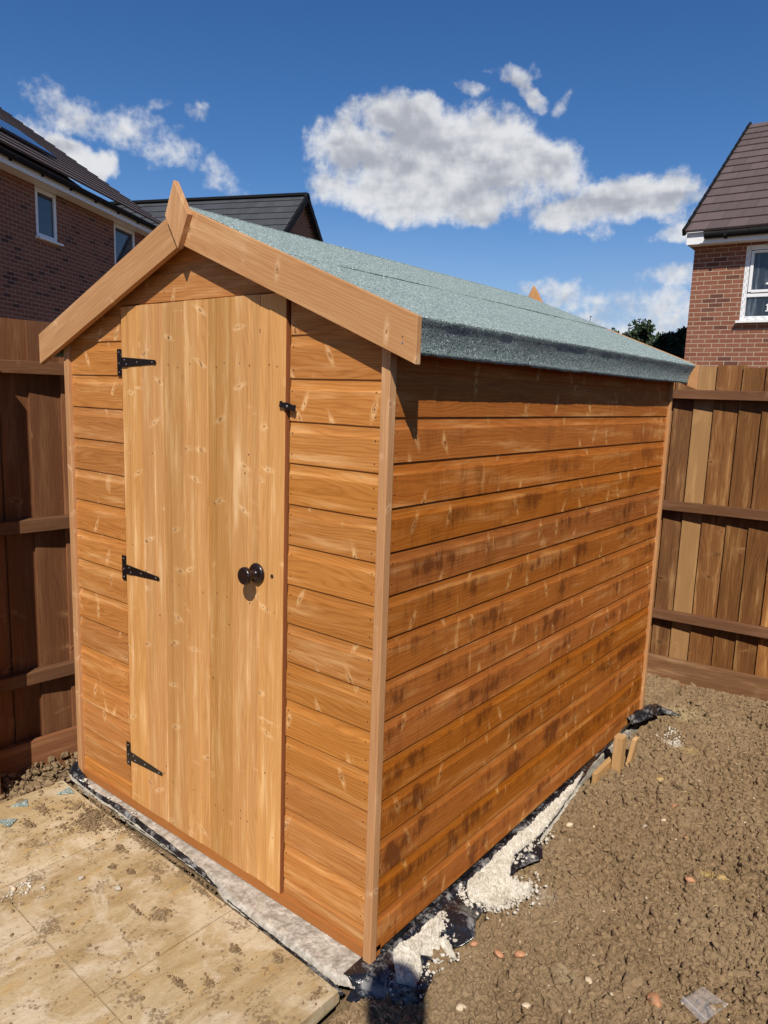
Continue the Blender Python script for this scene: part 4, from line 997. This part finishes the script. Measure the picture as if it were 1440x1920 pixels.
# ================================================================== HOUSES
class Loc:
    """local frame: s along the wall, n outward, z up"""
    def __init__(s, O, D, N): s.O = Vector((*O, 0)); s.D = Vector((*D, 0)).normalized(); s.N = Vector((*N, 0)).normalized()
    def p(s, a, n, z): return s.O+s.D*a+s.N*n+Vector((0, 0, z))
def wallpoly(mb, F, s0, s1, z0, z1, n=0, holes=()):
    """vertical wall with rectangular openings, brick UVs in metres"""
    ss_ = sorted({s0, s1, *[h_[0] for h_ in holes], *[h_[1] for h_ in holes]}); zz_ = sorted({z0, z1, *[h_[2] for h_ in holes], *[h_[3] for h_ in holes]})
    for a, b_ in zip(ss_, ss_[1:]):
        for c, d_ in zip(zz_, zz_[1:]):
            cm, cz = (a+b_)/2, (c+d_)/2
            if any(h_[0] < cm < h_[1] and h_[2] < cz < h_[3] for h_ in holes): continue
            mb.poly([F.p(a, n, c), F.p(b_, n, c), F.p(b_, n, d_), F.p(a, n, d_)], [(a, c), (b_, c), (b_, d_), (a, d_)], (.5, 0))
    for h_ in holes:   # reveals
        a, b_, c, d_ = h_[:4]; k = -.10
        for q in (((a, c), (a, d_)), ((b_, d_), (b_, c)), ((a, d_), (b_, d_)), ((b_, c), (a, c))):
            (x0, y0), (x1, y1) = q
            mb.poly([F.p(x0, n, y0), F.p(x1, n, y1), F.p(x1, n+k, y1), F.p(x0, n+k, y0)], [(x0, y0), (x1, y1), (x1+.1, y1), (x0+.1, y0)], (.5, 0))
def roof_slope(mb, F, s0, s1, n0, z0, pitch, depth, course=.32, sgn=1, m=0):
    """tile courses from eave (n0,z0) rising towards -N*sgn"""
    c, s_ = math.cos(pitch), math.sin(pitch); k = 0; dd = depth/c; nrows = int(dd/course)+1
    for k in range(nrows):
        l0, l1 = k*course, min((k+1)*course+.02, dd)
        up = .028
        def P_(a, l, h_): return F.p(a, n0-sgn*(l*c)+sgn*h_*s_, z0+l*s_+h_*c)
        r_ = (.49 if k % 2 else .51, 0)
        r_ = ((k*.37) % .48 if k % 2 else .52+(k*.29) % .45, 0)
        A_, B_, C_, D_ = P_(s0, l0, up), P_(s1, l0, up), P_(s1, l1, .004), P_(s0, l1, .004)
        mb.poly([A_, B_, C_, D_], [(s0, l0), (s1, l0), (s1, l1), (s0, l1)], r_, m)
        mb.poly([P_(s0, l0, -.01), P_(s1, l0, -.01), B_, A_], [(s0, 0), (s1, 0), (s1, .03), (s0, .03)], r_, m)
        for a in (s0, s1): mb.poly([P_(a, l0, -.02), P_(a, l1, -.02), P_(a, l1, .004), P_(a, l0, up)], [(0, 0)]*4, r_, m)
def window(F, root, s0, s1, z0, z1, n=-.06, split=None, glass=None, sill=True, fr=.085, name='window'):
    mb = MB(); fo = .05
    def bar(a, b_, c, d_, nn=n, dep=fo): mb.box(F.p(a, nn, c), F.p(b_, nn, c)-F.p(a, nn, c), Vector((0, 0, d_-c)), F.N*dep)
    bar(s0, s0+fr, z0, z1); bar(s1-fr, s1, z0, z1); bar(s0+fr, s1-fr, z0, z0+fr); bar(s0+fr, s1-fr, z1-fr, z1)
    if split: bar(s0+fr, s1-fr, split-.03, split+.03)
    wo_ = mb.build(name, M_upvc, root, bevel=.006)
    mb = MB(); mb.box(F.p(s0+fr*.5, n+.015, z0+fr*.5), F.p(s1-fr*.5, n, 0)-F.p(s0+fr*.5, n, 0), Vector((0, 0, z1-z0-fr)), F.N*.008)
    g = mb.build('pane', glass or M_glass); g.parent = wo_
    if sill:
        mb = MB(); mb.box(F.p(s0-.04, n+.03, z0-.035), F.D*(s1-s0+.08), Vector((0, 0, .035)), F.N*.12); si = mb.build('sill', M_upvc); si.parent = wo_
    return wo_
# --- left house
az_ = R(-30.3); D1 = (math.sin(az_), math.cos(az_)); N1 = (D1[1], -D1[0]); F1 = Loc((-10.4186, 4.4308), D1, N1)
h1 = empty('brick_house', F1.p(0, 0, 0), 'brown brick house in shade on the left with solar panels on the roof', 'house')
mb = MB(); EZ = 5.30; SE = 6.05; S0 = -6.5
hol = [(1.13, 1.80, 4.19, 5.075), (3.93, 4.90, 3.90, 5.075), (-3.2, -2.2, 3.9, 5.075)]
wallpoly(mb, F1, S0, SE-.18, -.2, 5.075, 0, hol)
wt = math.tan(R(33)); dep = 8.2
def gable(mb, F, s, n0, n1, z0, z1, zr):
    nm = (n0+n1)/2; mb.poly([F.p(s, n0, z0), F.p(s, n1, z0), F.p(s, n1, z1), F.p(s, nm, zr), F.p(s, n0, z1)], [(n0, z0), (n1, z0), (n1, z1), (nm, zr), (n0, z1)], (.5, 0))
zr = EZ-.15+(dep/2+.0)*wt
gable(mb, F1, SE-.18, 0, -dep, -.2, 5.075, zr); gable(mb, F1, S0, 0, -dep, -.2, 5.075, zr)
wallpoly(mb, F1, S0, SE-.18, -.2, 5.075, -dep)
mb.build('wall', M_brick_d, h1)
mb = MB(); roof_slope(mb, F1, S0-.1, SE, .42, EZ+.02, R(33), dep/2+.42, .33); roof_slope(mb, F1, S0-.1, SE, -dep-.42, EZ+.02, R(33), dep/2+.42, .33, -1)
rf = mb.build('roof', M_tile_dk, h1)
mb = MB(); mb.box(F1.p(S0, -.02, 5.075), F1.D*(SE-S0-.1), Vector((0, 0, .02)), F1.N*.32); mb.box(F1.p(S0, .30, 5.06), F1.D*(SE-S0-.1), Vector((0, 0, .19)), F1.N*.02)
mb.box(F1.p(SE-.12, -dep, 5.06), F1.N*(dep+.3), Vector((0, 0, .02)), F1.D*.02)
mb.build('fascia', M_upvc, h1)
def gutter(F, root, s0, s1, n, z):
    mb = MB(); m_ = 9
    prof = [(-.064*math.cos(math.pi*i/m_), -.085*math.sin(math.pi*i/m_)) for i in range(m_+1)]; prof += [(x*.93, y_*.93) for x, y_ in reversed(prof)]
    for i in range(len(prof)):
        a, b_ = prof[i], prof[(i+1) % len(prof)]
        mb.poly([F.p(s0, n+a[0], z+a[1]), F.p(s1, n+a[0], z+a[1]), F.p(s1, n+b_[0], z+b_[1]), F.p(s0, n+b_[0], z+b_[1])], [(0, 0)]*4, (.5, 0))
    g = mb.build('gutter', M_gut, root, smooth=True, merge=True)
    k = s0+.3
    while k < s1:
        mb = MB(); mb.box(F.p(k, n-.062, z-.070), F.D*.05, F.N*.124, Vector((0, 0, .075))); mb.box(F.p(k, n-.066, z-.10), F.D*.05, F.N*.03, Vector((0, 0, .06)))
        b_ = mb.build('bracket', M_gut); b_.parent = g; k += .88
gutter(F1, h1, S0, SE-.05, .385, 5.235)
for hh in hol: window(F1, h1, hh[0], hh[1], hh[2], hh[3])
# solar panels lie just over the tiles
m, t_, b = new_mat('solar_glass'); put(t_, b, 'Roughness', .08); put(t_, b, 'Specular IOR Level', .8)
uv_ = t_.n('ShaderNodeUVMap', uv_map='UVMap'); br_ = t_.n('ShaderNodeTexBrick', {'Vector': uv_.outputs[0], 'Color1': (.012, .018, .045, 1), 'Color2': (.015, .022, .05, 1), 'Mortar': (.12, .13, .15, 1), 'Scale': 1.0, 'Mortar Size': .004, 'Brick Width': .16, 'Row Height': .16}, offset=0.0)
put(t_, b, 'Base Color', br_.outputs[0]); M_solar = m
c33, s33 = math.cos(R(33)), math.sin(R(33))
def RP(a, l, h_): return F1.p(a, .42-l*c33+h_*s33, EZ+.02+l*s33+h_*c33)
for k in range(3):
    a0 = 2.5-1.72*k-1.68
    mb = MB(); mb.box(RP(a0, 1.02, .05), F1.D*1.68, RP(0, 2.02, .05)-RP(0, 1.02, .05), RP(0, 0, .045)-RP(0, 0, 0)); mb.build('solar_panel', M_solar, h1)
    mb = MB(); 
# --- right house
V2 = Vector((.9974, .0721)); N2 = Vector((.0721, -.9974)); F2 = Loc((-1.3215, 12.1035), V2, N2)
h2_ = empty('brick_house', F2.p(0, 0, 0), 'red brick house on the right with brown tiled roof and taped white window', 'house')
mb = MB(); hol = [(.73, 2.05, 2.985, 4.20)]
wallpoly(mb, F2, -.09, 9, -.2, 4.27, 0, hol); dep = 9.0; wallpoly(mb, F2, -.09, 9, -.2, 4.27, -dep)
pt2 = R(33); gable(mb, F2, -.09, 0, -dep, -.2, 4.27, 4.27+dep/2*math.tan(pt2)); gable(mb, F2, 9, 0, -dep, -.2, 4.27, 4.27+dep/2*math.tan(pt2))
mb.build('wall', M_brick, h2_)
mb = MB(); roof_slope(mb, F2, -.20, 9.1, .36, 4.43, pt2, dep/2+.36, .39); roof_slope(mb, F2, -.20, 9.1, -dep-.36, 4.43, pt2, dep/2+.36, .39, -1); mb.build('roof', M_tile_br, h2_)
mb = MB(); mb.box(F2.p(-.17, -.01, 4.25), F2.D*9.2, Vector((0, 0, .02)), F2.N*.28); mb.box(F2.p(-.17, .27, 4.235), F2.D*9.2, Vector((0, 0, .19)), F2.N*.02); mb.box(F2.p(-.17, -.3, 4.25), F2.N*.57, Vector((0, 0, .17)), F2.D*.018)
mb.build('fascia', M_upvc, h2_)
# dark dry verge along the gable
mb = MB(); c2, s2 = math.cos(pt2), math.sin(pt2); q = 0
while q < (dep/2+.36)/c2:
    def VP_(l, h_): return F2.p(-.235, .37-l*c2+h_*s2, 4.43+l*s2+h_*c2)
    a_ = VP_(q, -.06); mb.box(a_, VP_(q+.385, -.072)-a_, F2.D*.05, VP_(q, .045)-VP_(q, -.06)); q += .39
mb.build('verge', M_gut, h2_)
gutter(F2, h2_, .12, 9.0, .345, 4.385)
wn_ = window(F2, h2_, .73, 2.05, 2.985, 4.20, n=-.05, split=3.40, glass=M_glass2, fr=.075)
# protective tape marks on the frame, inner sash, and the white stickers on the panes
m_tape = simple('grey_tape_print', (.45, .46, .47), .6)
def mark(nm, b_, mt):
    o = b_.build(nm, mt); o.parent = wn_
for k in range(10):
    z = 3.04+k*.115
    mb = MB(); mb.box(F2.p(.750, .0005, z), F2.D*.012, Vector((0, 0, .055)), F2.N*.002); mark('tape_mark', mb, m_tape)
    mb = MB(); mb.box(F2.p(.782, .0005, z+.05), F2.D*.008, Vector((0, 0, .045)), F2.N*.002); mark('tape_mark', mb, m_tape)
for k in range(9):
    mb = MB(); mb.box(F2.p(.83+k*.13, .0005, 3.005), F2.D*.06, Vector((0, 0, .012)), F2.N*.002); mark('tape_mark', mb, m_tape)
    mb = MB(); mb.box(F2.p(.80+k*.13, .0005, 3.035), F2.D*.06, Vector((0, 0, .010)), F2.N*.002); mark('tape_mark', mb, m_tape)
mb = MB(); sa = [(.815, .862, 3.45, 4.11), (1.92, 1.967, 3.45, 4.11)]
for a, b_, c, d_ in sa: mb.box(F2.p(a, -.03, c), F2.D*(b_-a), Vector((0, 0, d_-c)), F2.N*.045)
for c, d_ in ((3.44, 3.485), (4.075, 4.115)): mb.box(F2.p(.862, -.03, c), F2.D*(1.058), Vector((0, 0, d_-c)), F2.N*.045)
s_ = mb.build('sash', M_upvc, bevel=.005); s_.parent = wn_
mb = MB()   # the digit 1 in the lower pane, a smeared white blob in the upper
mb.extr([F2.p(1.128, -.020, 3.145), F2.p(1.150, -.020, 3.145), F2.p(1.150, -.020, 3.255), F2.p(1.132, -.020, 3.255), F2.p(1.112, -.020, 3.238), F2.p(1.112, -.020, 3.222), F2.p(1.128, -.020, 3.228)], F2.N*.002, (0, 0, 1))
mb.box(F2.p(1.108, -.020, 3.134), F2.D*.062, Vector((0, 0, .0145)), F2.N*.002)
mark('painted_digit', mb, M_upvc); mb = MB()
mb.extr([F2.p(1.06, -.020, 3.575), F2.p(1.12, -.020, 3.560), F2.p(1.145, -.020, 3.62), F2.p(1.12, -.020, 3.640), F2.p(1.10, -.020, 3.605)], F2.N*.002, (0, 0, 1))
mark('painted_mark', mb, M_upvc)
# --- middle house far behind
am = R(3.5); mm = Vector((.319*math.cos(am)+.948*math.sin(am), -.948*math.cos(am)+.319*math.sin(am))); rd_ = Vector((mm.y, -mm.x))  # rd_ away along ridge
F3 = Loc((-13.81-mm.x*0, 15.13), (rd_.x, rd_.y), (mm.x, mm.y))
h3 = empty('brick_house', F3.p(4, 0, 0), 'distant house with dark grey roof and brick gable behind the shed roof', 'house')
hw = 4.0; p3 = R(41); rz = 7.40; ez = rz-hw*math.tan(p3)
mb = MB(); wallpoly(mb, F3, .15, 11, -.2, ez, hw-.25); wallpoly(mb, F3, .15, 11, -.2, ez, -hw+.25)
for s_ in (.15, 11): mb.poly([F3.p(s_, hw-.25, -.2), F3.p(s_, -hw+.25, -.2), F3.p(s_, -hw+.25, ez+.2), F3.p(s_, 0, rz-.05), F3.p(s_, hw-.25, ez+.2)], [(hw, -.2), (-hw, -.2), (-hw, ez), (0, rz), (hw, ez)], (.5, 0))
mb.build('wall', M_brick, h3)
mb = MB(); roof_slope(mb, F3, 0, 11.2, hw, ez, p3, hw, .36); roof_slope(mb, F3, 0, 11.2, -hw, ez, p3, hw, .36, -1); mb.build('roof', M_tile_gr, h3)
mb = MB(); mb.box(F3.p(-.02, -.10, rz+.01), F3.D*11.2, F3.N*.20, Vector((0, 0, .07)))
mb.build('ridge', M_gut, h3)
mb = MB(); c3, s3 = math.cos(p3), math.sin(p3)
for sg in (1, -1):
    q = 0
    while q < hw/c3-.1:
        def VQ(l, h_): return F3.p(-.06, sg*(hw-l*c3)+sg*h_*s3, ez+l*s3+h_*c3)
        a_ = VQ(q, -.12); mb.box(a_, VQ(q+.35, -.135)-a_, F3.D*.08, VQ(q, .05)-VQ(q, -.12)); q += .36
mb.build('verge', M_gut, h3)

# ================================================================== TREES behind the right fence
def leaf_mat(name, c):
    m, t, b = new_mat(name); rv = t.n('ShaderNodeUVMap', uv_map='R'); rx = t.n('ShaderNodeSeparateXYZ', {'Vector': rv.outputs[0]}).outputs[0]
    put(t, b, 'Base Color', t.n('ShaderNodeHueSaturation', {'Hue': t.lin(rx, 0, 1, .48, .515), 'Value': t.lin(rx, 0, 1, .6, 1.5), 'Color': (*c, 1)}).outputs[0])
    put(t, b, 'Roughness', .6); put(t, b, 'Specular IOR Level', .3); return m
M_leaf = leaf_mat('dark_leaves', (.022, .042, .016)); M_bark = simple('bark', (.08, .055, .035), .9, 0, .3, 12, .2, .01)
def tree(x, y, hgt, rad, seed, label):
    rg = np.random.default_rng(seed); root = empty('tree', (x, y, -.15), label, 'tree', 'trees beyond the back fence')
    # trunk and limbs
    bm_v = []; mb = MB()
    def limb(a, b_, r0_, r1_):
        a, b_ = Vector(a), Vector(b_); d_ = (b_-a); A_ = d_.orthogonal().normalized(); B_ = d_.normalized().cross(A_); n = 8
        for i in range(n):
            t0, t1 = 2*math.pi*i/n, 2*math.pi*(i+1)/n
            mb.poly([a+(A_*math.cos(t0)+B_*math.sin(t0))*r0_, a+(A_*math.cos(t1)+B_*math.sin(t1))*r0_, b_+(A_*math.cos(t1)+B_*math.sin(t1))*r1_, b_+(A_*math.cos(t0)+B_*math.sin(t0))*r1_], [(0, 0)]*4, (.5, 0))
    tp = Vector((x+rg.normal(0, .1), y, hgt*.45)); limb((x, y, -.15), tp, .16, .10); cl = []
    for k in range(11):
        a = k*2.4+rg.uniform(-.4, .4); e_ = rg.uniform(.2, 1.2); ln = rg.uniform(.5, .95)*rad
        st = Vector((x, y, hgt*.25)).lerp(tp, rg.uniform(.3, 1)); en = st+Vector((math.cos(a)*math.cos(e_)*ln, math.sin(a)*math.cos(e_)*ln, math.sin(e_)*ln*1.1+.1)); limb(st, en, .05, .02); cl.append(en)
    for k in range(46):
        a = rg.uniform(0, 6.28); r_ = rad*rg.uniform(.1, 1.05); cl.append(Vector((x+math.cos(a)*r_, y+math.sin(a)*r_, hgt*rg.uniform(.45, .96)-.42*r_*r_/rad)))
    cl.append(Vector((x, y, hgt*.93)))
    mb.build('trunk', M_bark, root)
    mb = MB()
    for c in cl:
        cr = rg.uniform(.20, .55)*rad*.62; shade = rg.uniform(.2, .8)
        for _ in range(260):
            v = rg.normal(0, 1, 3); v /= np.linalg.norm(v); v *= cr*rg.random()**.4*np.array([1, 1, .75]); p = c+Vector(v)
            s = rg.uniform(.028, .06); A_ = Vector(rg.normal(0, 1, 3)).normalized(); B_ = A_.orthogonal().normalized()
            mb.poly([p-A_*s, p+B_*s*.55, p+A_*s, p-B_*s*.55], [(0, 0)]*4, (min(1, max(0, shade+rg.normal(0, .18))), 0))
    mb.build('crown', M_leaf, root)
tree(-3.98, 16.9, 3.62, 1.10, 1, 'dark green leafy tree rising highest behind the shed roof end')
tree(-3.10, 17.6, 3.50, .95, 2, 'dark green tree touching the corner of the right brick house')
tree(-3.60, 18.2, 3.25, 1.00, 3, 'low dark tree filling the gap between the two taller trees')
tree(-4.75, 16.7, 3.35, 1.00, 4, 'dark tree hidden mostly behind the shed roof')

# ================================================================== the person taking the photograph (stands behind the camera; only the shadow shows)
def person():
    C = Vector((2.676, -1.435, 0)); bk = Vector((.62, -.785, 0)).normalized(); rt = Vector((.785, .62, 0)).normalized()
    def q(b_, r_, z): v = C+bk*b_+rt*r_; return (v.x, v.y, z)
    J = {}; vs = []; es = []; rs = []
    def J_(n, p, r_, par=None):
        J[n] = len(vs); vs.append(p); rs.append(r_)
        if par: es.append((J[par], J[n]))
    J_('pelvis', q(.40, 0, .98), (.155, .12)); J_('waist', q(.39, 0, 1.16), (.14, .11), 'pelvis'); J_('chest', q(.36, 0, 1.40), (.165, .12), 'waist'); J_('neck0', q(.31, 0, 1.60), (.075, .07), 'chest'); J_('neck', q(.24, 0, 1.74), (.058, .058), 'neck0')
    for s_, n in ((-1, 'l'), (1, 'r')):
        J_('sh'+n, q(.34, s_*.19, 1.54), (.062, .062), 'chest'); J_('el'+n, q(.26, s_*.23, 1.28), (.046, .046), 'sh'+n); J_('wr'+n, q(.075, s_*.085, 1.47), (.029, .029), 'el'+n); J_('pa'+n, q(.035, s_*.052, 1.515), (.028, .018), 'wr'+n)
        J_('hip'+n, q(.41, s_*.09, .92), (.095, .095), 'pelvis'); J_('kn'+n, q(.38, s_*.11, .50), (.062, .062), 'hip'+n); J_('an'+n, q(.42, s_*.12, .06), (.042, .042), 'kn'+n); J_('to'+n, q(.24, s_*.13, -.01), (.040, .030), 'an'+n)
    root = empty('person', q(.40, 0, -.05), 'person in dark blue clothes taking the photo, seen only as a shadow on the soil', 'person')
    def skin(name, vs, es, rs, mat, lev=2):
        me = bpy.data.meshes.new(name); me.from_pydata(vs, es, []); o = bpy.data.objects.new(name, me); COL.objects.link(o)
        sk = o.modifiers.new('skin', 'SKIN'); 
        if not me.skin_vertices: 
            bm = bmesh.new(); bm.from_mesh(me); bm.verts.layers.skin.verify(); bm.to_mesh(me); bm.free()
        for i, r_ in enumerate(rs): me.skin_vertices[0].data[i].radius = r_
        me.skin_vertices[0].data[0].use_root = True
        sb = o.modifiers.new('sub', 'SUBSURF'); sb.levels = lev; sb.render_levels = lev; me.materials.append(mat)
        o.parent = root; o.matrix_parent_inverse = Matrix.Translation(-root.location); return o
    skin('body', vs, es, rs, M_cloth)
    # hands: five fingers each, closed round the phone edges
    for s_ in (-1, 1):
        hv = [q(.035, s_*.052, 1.515)]; he = []; hr = [(.022, .014)]
        for k in range(4):
            z = 1.545-k*.019; l = [.9, 1, .95, .8][k]
            b0 = len(hv); hv += [q(.034, s_*.060, z), q(.028, s_*(.060-.018*l), z+.002), q(.020, s_*(.060-.034*l), z)]; hr += [(.009, .009), (.0085, .0085), (.0075, .0075)]; he += [(0, b0), (b0, b0+1), (b0+1, b0+2)]
        b0 = len(hv); hv += [q(.055, s_*.045, 1.520), q(.045, s_*.030, 1.535)]; hr += [(.010, .010), (.009, .009)]; he += [(0, b0), (b0, b0+1)]
        skin('hand', hv, he, hr, M_skin, 1)
    # head: shaped ellipsoid with face relief
    bm = bmesh.new(); bmesh.ops.create_uvsphere(bm, u_segments=32, v_segments=24, radius=1); fw_ = -bk
    hc = Vector(q(.185, .0, 1.860))
    for v in bm.verts:
        x, y, z = v.co; jaw = 1-.22*max(0, -z)
        nose = .22*math.exp(-((x/.16)**2+((z+.10)/.2)**2)) if y > 0 else 0; brow = .05*math.exp(-((z-.22)/.12)**2) if y > 0 else 0
        eye = -.07*(math.exp(-(((x-.38)/.16)**2+((z-.05)/.1)**2))+math.exp(-(((x+.38)/.16)**2+((z-.05)/.1)**2))) if y > 0 else 0
        mouth = .05*math.exp(-((x/.3)**2+((z+.48)/.08)**2)) if y > 0 else 0
        p = rt*(x*.078*jaw)+fw_*((y+nose+brow+eye+mouth)*.098)+Vector((0, 0, z*.118)); v.co = hc+p
    me = bpy.data.meshes.new('head'); bm.to_mesh(me); bm.free(); me.materials.append(M_skin)
    for p_ in me.polygons: p_.use_smooth = True
    o = bpy.data.objects.new('head', me); COL.objects.link(o); o.parent = root; o.matrix_parent_inverse = Matrix.Translation(-root.location)
    bm = bmesh.new(); bmesh.ops.create_icosphere(bm, subdivisions=3, radius=1)
    for v in bm.verts:
        x, y, z = v.co; zz = max(z, -.35 if y < .1 else .35); v.co = hc+rt*(x*.083)-bk*(min(y, .72)*.104)+Vector((0, 0, zz*.124))
    me = bpy.data.meshes.new('hair'); bm.to_mesh(me); bm.free(); me.materials.append(M_hair)
    o = bpy.data.objects.new('hair', me); COL.objects.link(o); o.parent = root; o.matrix_parent_inverse = Matrix.Translation(-root.location)
    # the phone, just behind the lens point
    mb = MB(); u_ = uu*-.145; O_ = CP-f*.006-uu*-.012-rr*.037
    mb.box(O_, rr*.074, u_, -f*.008); ph = mb.build('phone', simple('black_phone', (.01, .01, .012), .2), None, bevel=.002); tag(ph, 'black phone held up by the person taking the photo', 'phone')
person()
